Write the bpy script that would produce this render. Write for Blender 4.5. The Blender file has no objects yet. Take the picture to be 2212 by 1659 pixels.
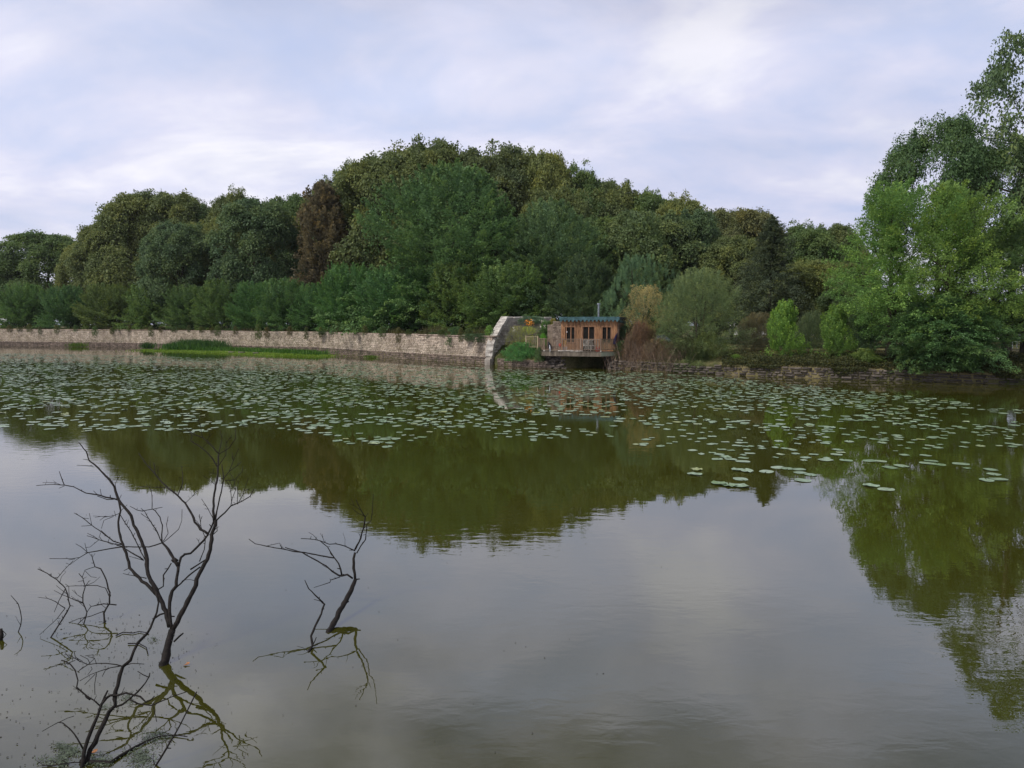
import bpy, math, random
import numpy as np
from mathutils import Vector, Matrix

R_ = math.radians
SC = bpy.context.scene
# ------------------------------------------------------------------ camera
F, CX, CY, HZ, CH = 1534.0, 1106.0, 829.5, 700.0, 3.5
PITCH = math.atan((CY - HZ) / F)
cam_d = bpy.data.cameras.new('camera'); cam = bpy.data.objects.new('camera', cam_d)
SC.collection.objects.link(cam); SC.camera = cam
cam.location = (0, 0, CH); cam.rotation_euler = (math.pi / 2 - PITCH, 0, 0)
cam_d.sensor_width = 36; cam_d.lens = 36 * F / 2212; cam_d.clip_start = 0.1; cam_d.clip_end = 4000
# ------------------------------------------------------------------ world
SUN_AZ, SUN_EL = math.atan2(-0.75, -0.45), R_(50)
W = bpy.data.worlds.new('World'); SC.world = W; W.use_nodes = True
nt = W.node_tree; nt.nodes.clear(); N, L = nt.nodes.new, nt.links.new
out = N('ShaderNodeOutputWorld')
sky = N('ShaderNodeTexSky'); sky.sky_type = 'NISHITA'; sky.sun_disc = False
sky.sun_elevation = SUN_EL; sky.sun_rotation = SUN_AZ; sky.air_density = 1.2; sky.dust_density = 2.0
bg1 = N('ShaderNodeBackground'); bg1.inputs[1].default_value = 0.1; L(sky.outputs[0], bg1.inputs[0])
tc = N('ShaderNodeTexCoord'); sep = N('ShaderNodeSeparateXYZ'); L(tc.outputs['Generated'], sep.inputs[0])
def wmath(op, a, b=None):
    n = N('ShaderNodeMath'); n.operation = op
    for i, v in enumerate((a, b)):
        if v is None: continue
        if isinstance(v, (int, float)): n.inputs[i].default_value = v
        else: L(v, n.inputs[i])
    return n.outputs[0]
zz = wmath('ADD', wmath('MAXIMUM', sep.outputs[2], 0.0), 0.30)
cmb = N('ShaderNodeCombineXYZ')
L(wmath('DIVIDE', sep.outputs[0], zz), cmb.inputs[0]); L(wmath('DIVIDE', sep.outputs[1], zz), cmb.inputs[1])
mp = N('ShaderNodeMapping'); mp.inputs['Rotation'].default_value = (0, 0, R_(14)); mp.inputs['Scale'].default_value = (0.9, 1.35, 1)
mp.inputs['Location'].default_value = (3.1, 1.7, 0)
L(cmb.outputs[0], mp.inputs[0])
def wnoise(scale, det, rough, dist=0.0):
    n = N('ShaderNodeTexNoise'); n.inputs['Scale'].default_value = scale; n.inputs['Detail'].default_value = det
    n.inputs['Roughness'].default_value = rough; n.inputs['Distortion'].default_value = dist; L(mp.outputs[0], n.inputs[0]); return n.outputs[0]
def wramp(src, stops):
    r = N('ShaderNodeValToRGB'); e = r.color_ramp.elements
    while len(e) < len(stops): e.new(0.5)
    for k, (p, c) in enumerate(stops): e[k].position = p; e[k].color = (*c, 1)
    L(src, r.inputs[0]); return r.outputs[0]
n1 = wnoise(1.9, 8, 0.56, 0.35)
cloud = wramp(n1, [(0.30, (0.51, 0.59, 0.82)), (0.42, (0.58, 0.63, 0.82)), (0.53, (0.69, 0.70, 0.85)), (0.65, (0.86, 0.85, 0.92))])
n2 = wnoise(0.75, 4, 0.5)
dark = wramp(n2, [(0.36, (0.86, 0.87, 0.90)), (0.6, (1.0, 1.0, 1.0))])
mxd = N('ShaderNodeMixRGB'); mxd.blend_type = 'MULTIPLY'; mxd.inputs[0].default_value = 1.0
thick = wramp(wnoise(2.4, 6, 0.5, 0.3), [(0.38, (0.12, 0.125, 0.14)), (0.70, (0.95, 0.95, 0.95))])   # higher, mostly unseen cloud, read off the water, deepened to dim its mirror
hi = N('ShaderNodeMapRange'); hi.interpolation_type = 'SMOOTHSTEP'; hi.inputs[1].default_value = 0.32; hi.inputs[2].default_value = 0.58; L(sep.outputs[2], hi.inputs[0])
mth = N('ShaderNodeMixRGB'); L(hi.outputs[0], mth.inputs[0]); L(dark, mth.inputs[1]); L(thick, mth.inputs[2])
L(cloud, mxd.inputs[1]); L(mth.outputs[0], mxd.inputs[2])
bg2 = N('ShaderNodeBackground'); bg2.inputs[1].default_value = 1.0; L(mxd.outputs[0], bg2.inputs[0])
mx = N('ShaderNodeMixShader')
cov = wramp(wnoise(2.1, 5, 0.5, 0.2), [(0.36, (0.9, 0.9, 0.9)), (0.55, (1, 1, 1))])
L(cov, mx.inputs[0]); L(bg1.outputs[0], mx.inputs[1]); L(bg2.outputs[0], mx.inputs[2]); L(mx.outputs[0], out.inputs[0])
# ------------------------------------------------------------------ sun
sd = bpy.data.lights.new('sun', 'SUN'); sd.energy = 2.4; sd.angle = R_(12); sd.color = (1.0, 0.95, 0.87)
sun = bpy.data.objects.new('sun', sd); SC.collection.objects.link(sun)
sv = Vector((math.sin(SUN_AZ) * math.cos(SUN_EL), math.cos(SUN_AZ) * math.cos(SUN_EL), math.sin(SUN_EL)))
sun.rotation_euler = sv.to_track_quat('Z', 'Y').to_euler(); sun.location = (0, 0, 60)
# ------------------------------------------------------------------ exposure
SC.view_settings.view_transform = 'Standard'; SC.view_settings.look = 'None'
SC.view_settings.exposure = 0.22; SC.view_settings.gamma = 1.0; SC.view_settings.use_curve_mapping = False
SC.render.engine = 'CYCLES'; SC.cycles.use_denoising = True
SC.cycles.max_bounces = 6; SC.cycles.diffuse_bounces = 3; SC.cycles.glossy_bounces = 3; SC.cycles.transmission_bounces = 4
SC.cycles.sample_clamp_indirect = 5

# ------------------------------------------------------------------ picture <-> place
fw = np.array([0, math.cos(PITCH), -math.sin(PITCH)]); up_ = np.array([0, math.sin(PITCH), math.cos(PITCH)])
def ray(x, y): return fw + np.array([1, 0, 0]) * ((x - CX) / F) + up_ * ((CY - y) / F)
def P(x, y, Y):
    d = ray(x, y); d = d * (Y / d[1]); return (d[0], d[1], d[2] + CH)
def G(x, y, z=0.0):
    d = ray(x, y); d = d * ((z - CH) / d[2]); return (d[0], d[1], z)
def S(x, y): return x / 1.736, y / 1.736            # photograph pixels to working pixels

# ------------------------------------------------------------------ materials
def mat(name, col, rough=0.8, spec=0.3, var=0.25, scale=3.0, col2=None, bump=0.0, bscale=20.0, objvar=0.0, attr=False, stretch=(1, 1, 1), metal=0.0, detail=6):
    m = bpy.data.materials.new(name); m.use_nodes = True; t = m.node_tree; b = t.nodes['Principled BSDF']
    b.inputs['Roughness'].default_value = rough; b.inputs['Specular IOR Level'].default_value = spec; b.inputs['Metallic'].default_value = metal
    tcn = t.nodes.new('ShaderNodeTexCoord'); mpn = t.nodes.new('ShaderNodeMapping'); mpn.inputs['Scale'].default_value = stretch
    t.links.new(tcn.outputs['Object'], mpn.inputs[0])
    ge = t.nodes.new('ShaderNodeNewGeometry')
    no = t.nodes.new('ShaderNodeTexNoise'); no.inputs['Scale'].default_value = scale; no.inputs['Detail'].default_value = detail; no.inputs['Roughness'].default_value = 0.62
    mp2 = t.nodes.new('ShaderNodeMapping'); mp2.inputs['Scale'].default_value = stretch; t.links.new(ge.outputs['Position'], mp2.inputs[0])
    t.links.new(mp2.outputs[0], no.inputs['Vector'])
    c2 = col2 if col2 else tuple(c * (1 - var) * 0.8 for c in col)
    mr = t.nodes.new('ShaderNodeMapRange'); mr.inputs[1].default_value = 0.34; mr.inputs[2].default_value = 0.66; t.links.new(no.outputs[0], mr.inputs[0])
    mi = t.nodes.new('ShaderNodeMixRGB'); mi.inputs[1].default_value = (*c2, 1); mi.inputs[2].default_value = (*[min(1, c * (1 + var * 0.5)) for c in col], 1)
    t.links.new(mr.outputs[0], mi.inputs[0]); last = mi.outputs[0]
    if objvar or attr:
        oi = t.nodes.new('ShaderNodeObjectInfo'); v = oi.outputs['Random']
        if attr:
            at = t.nodes.new('ShaderNodeAttribute'); at.attribute_name = 'lv'
            ad = t.nodes.new('ShaderNodeMath'); ad.operation = 'ADD'; t.links.new(v, ad.inputs[0]); t.links.new(at.outputs['Fac'], ad.inputs[1])
            fr = t.nodes.new('ShaderNodeMath'); fr.operation = 'FRACT'; t.links.new(ad.outputs[0], fr.inputs[0]); v = fr.outputs[0]
        m2 = t.nodes.new('ShaderNodeMapRange'); m2.inputs[3].default_value = 1 - objvar; m2.inputs[4].default_value = 1 + objvar; t.links.new(v, m2.inputs[0])
        mu = t.nodes.new('ShaderNodeMixRGB'); mu.blend_type = 'MULTIPLY'; mu.inputs[0].default_value = 1
        cb = t.nodes.new('ShaderNodeCombineColor')
        for k in range(3): t.links.new(m2.outputs[0], cb.inputs[k])
        t.links.new(last, mu.inputs[1]); t.links.new(cb.outputs[0], mu.inputs[2]); last = mu.outputs[0]
    t.links.new(last, b.inputs['Base Color'])
    if bump:
        bn = t.nodes.new('ShaderNodeTexNoise'); bn.inputs['Scale'].default_value = bscale; bn.inputs['Detail'].default_value = 6
        t.links.new(mp2.outputs[0], bn.inputs['Vector'])
        bu = t.nodes.new('ShaderNodeBump'); bu.inputs['Strength'].default_value = 1.0; bu.inputs['Distance'].default_value = bump
        t.links.new(bn.outputs[0], bu.inputs['Height']); t.links.new(bu.outputs[0], b.inputs['Normal'])
    return m
def leaf_mat(name, trans=0.36, rough=0.6, spec=0.3, yellow=(1.35, 1.12, 0.7)):
    m = bpy.data.materials.new(name); m.use_nodes = True; t = m.node_tree; b = t.nodes['Principled BSDF']; o = t.nodes['Material Output']
    b.inputs['Roughness'].default_value = rough; b.inputs['Specular IOR Level'].default_value = spec
    oi = t.nodes.new('ShaderNodeObjectInfo'); at = t.nodes.new('ShaderNodeAttribute'); at.attribute_name = 'lv'
    r = t.nodes.new('ShaderNodeValToRGB'); e = r.color_ramp.elements; e[0].color = (0.62, 0.68, 0.78, 1); e[1].color = (*[v * 1.1 for v in yellow], 1)
    x = e.new(0.5); x.color = (1, 1, 1, 1); t.links.new(at.outputs['Fac'], r.inputs[0])
    mu = t.nodes.new('ShaderNodeMixRGB'); mu.blend_type = 'MULTIPLY'; mu.inputs[0].default_value = 1
    t.links.new(oi.outputs['Color'], mu.inputs[1]); t.links.new(r.outputs[0], mu.inputs[2]); t.links.new(mu.outputs[0], b.inputs['Base Color'])
    tr = t.nodes.new('ShaderNodeBsdfTranslucent'); t.links.new(mu.outputs[0], tr.inputs[0])
    ms = t.nodes.new('ShaderNodeMixShader'); ms.inputs[0].default_value = trans
    t.links.new(b.outputs[0], ms.inputs[1]); t.links.new(tr.outputs[0], ms.inputs[2]); t.links.new(ms.outputs[0], o.inputs[0])
    return m
M = {}
M['leaf'] = leaf_mat('leaf')
M['bark'] = mat('bark', (0.09, 0.075, 0.055), 0.9, 0.1, 0.4, 6, stretch=(3, 3, 0.6))
M['wet_bark'] = mat('wet_dead_bark', (0.019, 0.015, 0.013), 0.75, 0.2, 0.5, 25, bump=0.004, bscale=60, col2=(0.009, 0.008, 0.007))
M['wallstone'] = mat('wall_stone', (0.54, 0.455, 0.37), 0.9, 0.2, 0.3, 0.9, col2=(0.34, 0.275, 0.215), objvar=0.2, attr=True, bump=0.01, bscale=12)
M['mortar'] = mat('lime_mortar', (0.50, 0.40, 0.33), 0.95, 0.1, 0.3, 2.5, col2=(0.22, 0.165, 0.125), bump=0.01)
M['rampstone'] = mat('grey_rubble', (0.42, 0.38, 0.33), 0.9, 0.2, 0.3, 1.5, col2=(0.22, 0.19, 0.165), objvar=0.25, attr=True, bump=0.012)
M['wetstone'] = mat('damp_stone', (0.19, 0.145, 0.115), 0.8, 0.3, 0.4, 2.0, objvar=0.3, attr=True, bump=0.01)
M['lichen'] = mat('lichen', (0.25, 0.14, 0.02), 0.95, 0.1, 0.4, 5, col2=(0.12, 0.08, 0.02))
M['bankstone'] = mat('bank_stone', (0.125, 0.105, 0.088), 0.8, 0.3, 0.4, 2.5, objvar=0.5, attr=True, bump=0.012)
M['coping'] = mat('pale_coping', (0.60, 0.56, 0.50), 0.85, 0.2, 0.2, 3, col2=(0.28, 0.25, 0.22), objvar=0.12, bump=0.012, bscale=14)
M['pier'] = mat('pier_render', (0.30, 0.24, 0.19), 0.9, 0.2, 0.3, 2.2, col2=(0.17, 0.13, 0.10), bump=0.02, bscale=6)
M['plank'] = mat('larch_plank', (0.40, 0.215, 0.105), 0.65, 0.3, 0.3, 4, col2=(0.17, 0.075, 0.035), objvar=0.28, stretch=(5, 5, 0.5), bump=0.003)
M['frame'] = mat('weathered_frame', (0.34, 0.18, 0.10), 0.7, 0.3, 0.2, 6, stretch=(4, 4, .6))
M['railwood'] = mat('grey_rail_wood', (0.28, 0.20, 0.145), 0.85, 0.2, 0.3, 5, objvar=0.25, stretch=(4, 4, .6))
M['palewood'] = mat('pale_rail_wood', (0.36, 0.30, 0.19), 0.85, 0.2, 0.3, 5, objvar=0.2, stretch=(4, 4, .6))
M['greywood'] = mat('silver_branch_wood', (0.27, 0.24, 0.20), 0.85, 0.2, 0.3, 5, objvar=0.25, stretch=(4, 4, .6))
M['teal'] = mat('teal_paint', (0.055, 0.125, 0.14), 0.5, 0.4, 0.3, 5, objvar=0.18, col2=(0.03, 0.075, 0.08))
M['roof'] = mat('roof_felt', (0.06, 0.07, 0.07), 0.9, 0.2, 0.3)
M['slab'] = mat('stained_concrete', (0.22, 0.185, 0.145), 0.85, 0.2, 0.3, 1.3, col2=(0.075, 0.06, 0.045), bump=0.01, stretch=(3, 3, .7))
M['slabpale'] = mat('pale_edge_paint', (0.34, 0.37, 0.27), 0.8, 0.2, 0.15, 1.5)
M['metal'] = mat('zinc_pipe', (0.33, 0.37, 0.40), 0.4, 0.5, 0.15, 8, metal=0.5)
M['white'] = mat('white_plastic', (0.78, 0.78, 0.80), 0.5, 0.4, 0.08)
M['dark'] = mat('painted_room_shade', (0.02, 0.018, 0.016), 0.9, 0.1, 0.2)  # darkness of unlit rooms put into the colour of walls and panes
M['red'] = mat('red_plastic', (0.60, 0.045, 0.03), 0.4, 0.4, 0.1)
M['yellow'] = mat('yellow_plastic', (0.75, 0.38, 0.03), 0.5, 0.4, 0.1)
M['navy'] = mat('navy_cloth', (0.025, 0.02, 0.05), 0.9, 0.1, 0.2)
M['black'] = mat('black_paint', (0.015, 0.015, 0.018), 0.5, 0.4, 0.1)
M['terra'] = mat('terracotta', (0.40, 0.16, 0.07), 0.8, 0.2, 0.2)
M['slate'] = mat('slate', (0.22, 0.25, 0.32), 0.6, 0.3, 0.15, 4)
M['housewall'] = mat('white_render', (0.74, 0.73, 0.72), 0.9, 0.2, 0.08, 2)
M['carpaint'] = mat('dark_car_paint', (0.03, 0.03, 0.035), 0.25, 0.6, 0.05)
M['carglass'] = mat('car_glass', (0.05, 0.06, 0.065), 0.1, 0.8, 0.05)
M['mud'] = mat('mud', (0.13, 0.10, 0.06), 0.7, 0.3, 0.3, 1.2)
M['weed'] = mat('green_weed', (0.17, 0.28, 0.03), 0.8, 0.2, 0.3, 0.9, col2=(0.15, 0.14, 0.05))
M['debris'] = mat('wet_debris', (0.035, 0.030, 0.022), 0.7, 0.2, 0.4, 8)
M['deadleaf'] = mat('dead_leaf', (0.50, 0.23, 0.10), 0.7, 0.3, 0.3, 30)
M['greyleaf'] = mat('wet_grey_leaf', (0.11, 0.14, 0.09), 0.5, 0.4, 0.3, 30, attr=True, objvar=0.4)
M['flower'] = mat('orange_petal', (0.85, 0.36, 0.05), 0.6, 0.3, 0.1)
M['rose'] = mat('white_petal', (0.78, 0.74, 0.62), 0.6, 0.3, 0.1)
# lily pad
def pad_mat():
    m = bpy.data.materials.new('lily_pad'); m.use_nodes = True; t = m.node_tree; b = t.nodes['Principled BSDF']
    b.inputs['Roughness'].default_value = 0.35; b.inputs['Specular IOR Level'].default_value = 0.7
    oi = t.nodes.new('ShaderNodeObjectInfo'); at = t.nodes.new('ShaderNodeAttribute'); at.attribute_name = 'lv'
    ad = t.nodes.new('ShaderNodeMath'); ad.operation = 'ADD'; t.links.new(oi.outputs['Random'], ad.inputs[0]); t.links.new(at.outputs['Fac'], ad.inputs[1])
    fr = t.nodes.new('ShaderNodeMath'); fr.operation = 'FRACT'; t.links.new(ad.outputs[0], fr.inputs[0])
    r = t.nodes.new('ShaderNodeValToRGB'); e = r.color_ramp.elements
    e[0].color = (0.175, 0.27, 0.12, 1); e[1].color = (0.32, 0.36, 0.12, 1)
    for p, c in ((0.2, (0.225, 0.325, 0.195)), (0.55, (0.28, 0.38, 0.25)), (0.9, (0.33, 0.42, 0.28))): x = e.new(p); x.color = (*c, 1)
    t.links.new(fr.outputs[0], r.inputs[0])
    ge = t.nodes.new('ShaderNodeNewGeometry'); no = t.nodes.new('ShaderNodeTexNoise'); no.inputs['Scale'].default_value = 14; no.inputs['Detail'].default_value = 4
    t.links.new(ge.outputs['Position'], no.inputs['Vector'])
    mr = t.nodes.new('ShaderNodeMapRange'); mr.inputs[1].default_value = .3; mr.inputs[2].default_value = .7; mr.inputs[3].default_value = .7; mr.inputs[4].default_value = 1.15; t.links.new(no.outputs[0], mr.inputs[0])
    cb = t.nodes.new('ShaderNodeCombineColor')
    for k in range(3): t.links.new(mr.outputs[0], cb.inputs[k])
    mu = t.nodes.new('ShaderNodeMixRGB'); mu.blend_type = 'MULTIPLY'; mu.inputs[0].default_value = 1; t.links.new(r.outputs[0], mu.inputs[1]); t.links.new(cb.outputs[0], mu.inputs[2])
    t.links.new(mu.outputs[0], b.inputs['Base Color'])
    return m
M['pad'] = pad_mat()
# water
def water_mat():
    m = bpy.data.materials.new('pond_water'); m.use_nodes = True; t = m.node_tree; b = t.nodes['Principled BSDF']; nn, ll = t.nodes.new, t.links.new
    b.inputs['Roughness'].default_value = 0.0; b.inputs['IOR'].default_value = 2.6; b.inputs['Specular IOR Level'].default_value = 0.5
    ge = nn('ShaderNodeNewGeometry')
    def noi(sc, st, det, dist=0):
        mp = nn('ShaderNodeMapping'); mp.inputs['Scale'].default_value = st; ll(ge.outputs['Position'], mp.inputs[0])
        n = nn('ShaderNodeTexNoise'); n.inputs['Scale'].default_value = sc; n.inputs['Detail'].default_value = det; n.inputs['Distortion'].default_value = dist; ll(mp.outputs[0], n.inputs['Vector']); return n.outputs[0]
    big = noi(0.25, (1, 1, 1), 3)
    mc = nn('ShaderNodeMixRGB'); mc.inputs[1].default_value = (0.038, 0.039, 0.004, 1); mc.inputs[2].default_value = (0.049, 0.049, 0.006, 1)
    ll(big, mc.inputs[0]); ll(mc.outputs[0], b.inputs['Base Color'])
    rip = noi(3.4, (0.8, 1.6, 1), 3, 0.3); swell = noi(0.7, (0.6, 1.5, 1), 1)
    mask = noi(0.09, (1, 1.6, 1), 2)
    mr = nn('ShaderNodeMapRange'); mr.inputs[1].default_value = 0.42; mr.inputs[2].default_value = 0.60; mr.inputs[3].default_value = 0.16; mr.inputs[4].default_value = 1.0; ll(mask, mr.inputs[0])
    a = nn('ShaderNodeMath'); a.operation = 'MULTIPLY'; ll(rip, a.inputs[0]); ll(mr.outputs[0], a.inputs[1])
    s2 = nn('ShaderNodeMath'); s2.operation = 'MULTIPLY_ADD'; ll(swell, s2.inputs[0]); s2.inputs[1].default_value = 0.3; ll(a.outputs[0], s2.inputs[2])
    bu = nn('ShaderNodeBump'); bu.inputs['Strength'].default_value = 1.0; bu.inputs['Distance'].default_value = 0.0020
    ll(s2.outputs[0], bu.inputs['Height']); ll(bu.outputs[0], b.inputs['Normal'])
    return m
M['water'] = water_mat()
def ground_mat():
    m = bpy.data.materials.new('bank_ground'); m.use_nodes = True; t = m.node_tree; b = t.nodes['Principled BSDF']; nn, ll = t.nodes.new, t.links.new
    b.inputs['Roughness'].default_value = 0.95; b.inputs['Specular IOR Level'].default_value = 0.1
    ge = nn('ShaderNodeNewGeometry')
    def noi(sc, det):
        n = nn('ShaderNodeTexNoise'); n.inputs['Scale'].default_value = sc; n.inputs['Detail'].default_value = det; n.inputs['Roughness'].default_value = .6; ll(ge.outputs['Position'], n.inputs['Vector']); return n.outputs[0]
    r = nn('ShaderNodeValToRGB'); e = r.color_ramp.elements; e[0].position = .42; e[0].color = (0.07, 0.085, 0.03, 1); e[1].position = .62; e[1].color = (0.24, 0.20, 0.10, 1)
    ll(noi(0.3, 6), r.inputs[0])
    r2 = nn('ShaderNodeValToRGB'); e = r2.color_ramp.elements; e[0].position = .3; e[0].color = (.6, .6, .6, 1); e[1].position = .7; e[1].color = (1.15, 1.15, 1.15, 1); ll(noi(6, 6), r2.inputs[0])
    mu = nn('ShaderNodeMixRGB'); mu.blend_type = 'MULTIPLY'; mu.inputs[0].default_value = 1; ll(r.outputs[0], mu.inputs[1]); ll(r2.outputs[0], mu.inputs[2]); ll(mu.outputs[0], b.inputs['Base Color'])
    bu = nn('ShaderNodeBump'); bu.inputs['Distance'].default_value = .05; ll(noi(9, 6), bu.inputs['Height']); ll(bu.outputs[0], b.inputs['Normal'])
    return m
M['ground'] = ground_mat()

# ------------------------------------------------------------------ helpers
COL = SC.collection
def link(name, mesh, parent=None, loc=None, rot=None, scl=None, col=None):
    o = bpy.data.objects.new(name, mesh); COL.objects.link(o)
    if parent is not None: o.parent = parent
    if loc is not None: o.location = loc
    if rot is not None: o.rotation_euler = rot
    if scl is not None: o.scale = scl
    if col is not None: o.color = (*col, 1)
    return o
def tag(o, label=None, cat=None, group=None, kind=None):
    if label: o['label'] = label
    if cat: o['category'] = cat
    if group: o['group'] = group
    if kind: o['kind'] = kind
    return o
def thing(name, label, cat, loc=(0, 0, 0), rz=0.0, group=None):
    return tag(link(name, None, None, loc, (0, 0, rz)), label, cat, group)
def mesh_np(name, v, f, m, lv=None, smooth=False):
    """v (n,3), f list of faces or (m,4)/(m,3) array"""
    me = bpy.data.meshes.new(name)
    v = np.asarray(v, dtype=np.float32)
    if isinstance(f, np.ndarray):
        k = f.shape[1]; me.vertices.add(len(v)); me.vertices.foreach_set('co', v.ravel())
        me.loops.add(f.size); me.loops.foreach_set('vertex_index', f.astype(np.int32).ravel())
        me.polygons.add(len(f)); me.polygons.foreach_set('loop_start', np.arange(0, f.size, k, dtype=np.int32)); me.polygons.foreach_set('loop_total', np.full(len(f), k, dtype=np.int32))
        me.update(calc_edges=True)
    else:
        me.from_pydata(v.tolist(), [], f); me.update()
    if lv is not None:
        a = me.attributes.new('lv', 'FLOAT', 'FACE'); a.data.foreach_set('value', np.asarray(lv, dtype=np.float32))
    if m is not None: me.materials.append(m)
    if smooth: me.polygons.foreach_set('use_smooth', np.ones(len(me.polygons), dtype=bool))
    return me
class MB:
    def __init__(s): s.v = []; s.f = []
    def add(s, v, f):
        b = len(s.v); s.v += [tuple(p) for p in v]; s.f += [tuple(i + b for i in q) for q in f]; return s
    def box(s, c, d, rz=0.0, jit=0.0, rng=None):
        x, y, z = d[0] / 2, d[1] / 2, d[2] / 2; ca, sa = math.cos(rz), math.sin(rz); vs = []
        for sz in (-z, z):
            for sx, sy in ((-x, -y), (x, -y), (x, y), (-x, y)):
                j = [rng.uniform(-jit, jit) for _ in range(3)] if jit else (0, 0, 0)
                vs.append((c[0] + sx * ca - sy * sa + j[0], c[1] + sx * sa + sy * ca + j[1], c[2] + sz + j[2]))
        return s.add(vs, [(3, 2, 1, 0), (4, 5, 6, 7), (0, 1, 5, 4), (1, 2, 6, 5), (2, 3, 7, 6), (3, 0, 4, 7)])
    def tube(s, pts, rad, n=6, cap=True):
        pts = [Vector(p) for p in pts]; k = len(pts); rings = []
        ref = Vector((0.3, 0.2, 1)) if abs((pts[-1] - pts[0]).normalized().z) < 0.9 else Vector((1, 0.1, 0))
        for i, p in enumerate(pts):
            d = (pts[min(i + 1, k - 1)] - pts[max(i - 1, 0)]); d = d.normalized() if d.length > 1e-9 else Vector((0, 0, 1))
            a = d.cross(ref); a = a.normalized() if a.length > 1e-6 else Vector((1, 0, 0)); b = d.cross(a)
            r = rad[i] if hasattr(rad, '__len__') else rad
            rings.append([p + (a * math.cos(2 * math.pi * j / n) + b * math.sin(2 * math.pi * j / n)) * r for j in range(n)])
        v = [q for r in rings for q in r]; f = []
        for i in range(k - 1):
            for j in range(n): f.append((i * n + j, i * n + (j + 1) % n, (i + 1) * n + (j + 1) % n, (i + 1) * n + j))
        if cap: f.append(tuple(range(n))[::-1]); f.append(tuple(range((k - 1) * n, k * n)))
        return s.add(v, f)
    def prism(s, poly, z0, z1):
        n = len(poly); v = [(x, y, z0) for x, y in poly] + [(x, y, z1) for x, y in poly]
        f = [tuple(range(n))[::-1], tuple(range(n, 2 * n))] + [(i, (i + 1) % n, n + (i + 1) % n, n + i) for i in range(n)]
        return s.add(v, f)
    def mesh(s, name, m, smooth=False): return mesh_np(name, s.v, s.f, m, smooth=smooth)
    def build(s, name, m, parent=None, smooth=False, **k): return link(name, s.mesh(name, m, smooth), parent, **k)

# ------------------------------------------------------------------ leaves and crowns
def unit(a): return a / np.maximum(np.linalg.norm(a, axis=-1, keepdims=True), 1e-9)
def leaves(name, p, a, n, l, w, lv, m=None):
    a = unit(a); n = n - a * np.sum(n * a, axis=1, keepdims=True); n = unit(n); b = np.cross(n, a)
    l = np.broadcast_to(l, (len(p),))[:, None]; w = np.broadcast_to(w, (len(p),))[:, None]
    sag = n * l * 0.12
    v = np.stack([p - a * l / 2 - sag, p + b * w / 2 + sag * .4, p + a * l / 2 - sag, p - b * w / 2 + sag * .4], axis=1).reshape(-1, 3)
    f = np.arange(len(p) * 4, dtype=np.int32).reshape(-1, 4)
    return mesh_np(name, v, f, m or M['leaf'], lv)
UP = np.array([0, 0, 1.0])
LM = [(20, 'the far-left edge'), (105, 'the lone far-left tree'), (320, 'the left olive dome'), (560, 'the dark bluish tree'), (705, 'the copper-brown tree'), (860, 'the dome left flank'), (985, 'the top of the great dome'), (1165, 'the right shoulder of the dome'), (1370, 'the blue-green pine'), (1508, 'the grey willow'), (1660, 'the spruce'), (1803, 'the second bright bush'), (1925, 'the leftmost bright tree'), (2040, 'the ash'), (2180, 'the right edge oak')]
def beside(px):
    x, n = min(LM, key=lambda q: abs(q[0] - px)); d = px - x
    return ('right behind ' if abs(d) < 26 else 'a little left of ' if -70 < d < 0 else 'a little right of ' if 0 < d < 70 else 'well left of ' if d < 0 else 'well right of ') + n
def broad(name, seed, Wd, H, K=46, C=22, n=44, ll=0.34, z0=0.08, prof=None, flat=0.5, clump=0.105, lobe=(0.2, 0.34), spiky=0.12, top=0.62):
    """crown of a broadleaf tree: lobes > clumps > leaves"""
    r = np.random.default_rng(seed); Rr = Wd / 2
    d = unit(r.normal(size=(K, 3))); d[:, 2] = np.where(d[:, 2] < -0.55, -d[:, 2], d[:, 2])
    zc = H * (z0 + (1 - z0) * (0.5)); hz = H * (1 - z0) / 2
    rad = r.uniform(0.58, 0.8, K) ** 0.7
    lr = r.uniform(*lobe, K)
    pf = 1.0 if prof is None else prof((d[:, 2] + 1) / 2)
    c = np.stack([d[:, 0] * Rr * rad * pf, d[:, 1] * Rr * rad * pf, zc + d[:, 2] * hz * np.clip(rad + 0.08, 0, 0.86)], 1)
    ci = np.repeat(np.arange(K), C)
    cd = unit(r.normal(size=(K * C, 3)) + 0.75 * d[ci] + 0.35 * UP)
    cs = np.array([Rr, Rr, (Rr + hz) / 2]) * lr[ci][:, None]
    cp = c[ci] + cd * cs * r.uniform(0.75, 1.08, (K * C, 1))
    spk = r.random(K * C) < spiky; cp[spk] += cd[spk] * cs[spk] * r.uniform(0.1, 0.55, (spk.sum(), 1))
    cv = r.random(K * C); lvK = r.random(K)
    li = np.repeat(np.arange(K * C), n); m_ = len(li)
    q = r.normal(size=(m_, 3)) * 0.55; o = cd[li] * 0.6 + UP * 0.5; o = unit(o)
    al = np.sum(q * o, 1, keepdims=True); q = q - o * al * (1 - flat)
    s = clump * Rr * r.uniform(0.7, 1.3, (K * C, 1))[li]
    p = cp[li] + q * s - UP * (np.sum(q * q, 1, keepdims=True)) * s * 0.22
    nn = unit(o + r.normal(size=(m_, 3)) * 0.55); ax = unit(q + r.normal(size=(m_, 3)) * 0.6 - UP * 0.25)
    lv = 0.35 * cv[li] + 0.4 * lvK[ci][li] + 0.25 * r.random(m_)
    lw = ll * r.uniform(0.6, 1.2, m_)
    # a few stray leaves reach out past the lobes
    return leaves(name, p, ax, nn, lw, lw * 0.62, lv)
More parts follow.
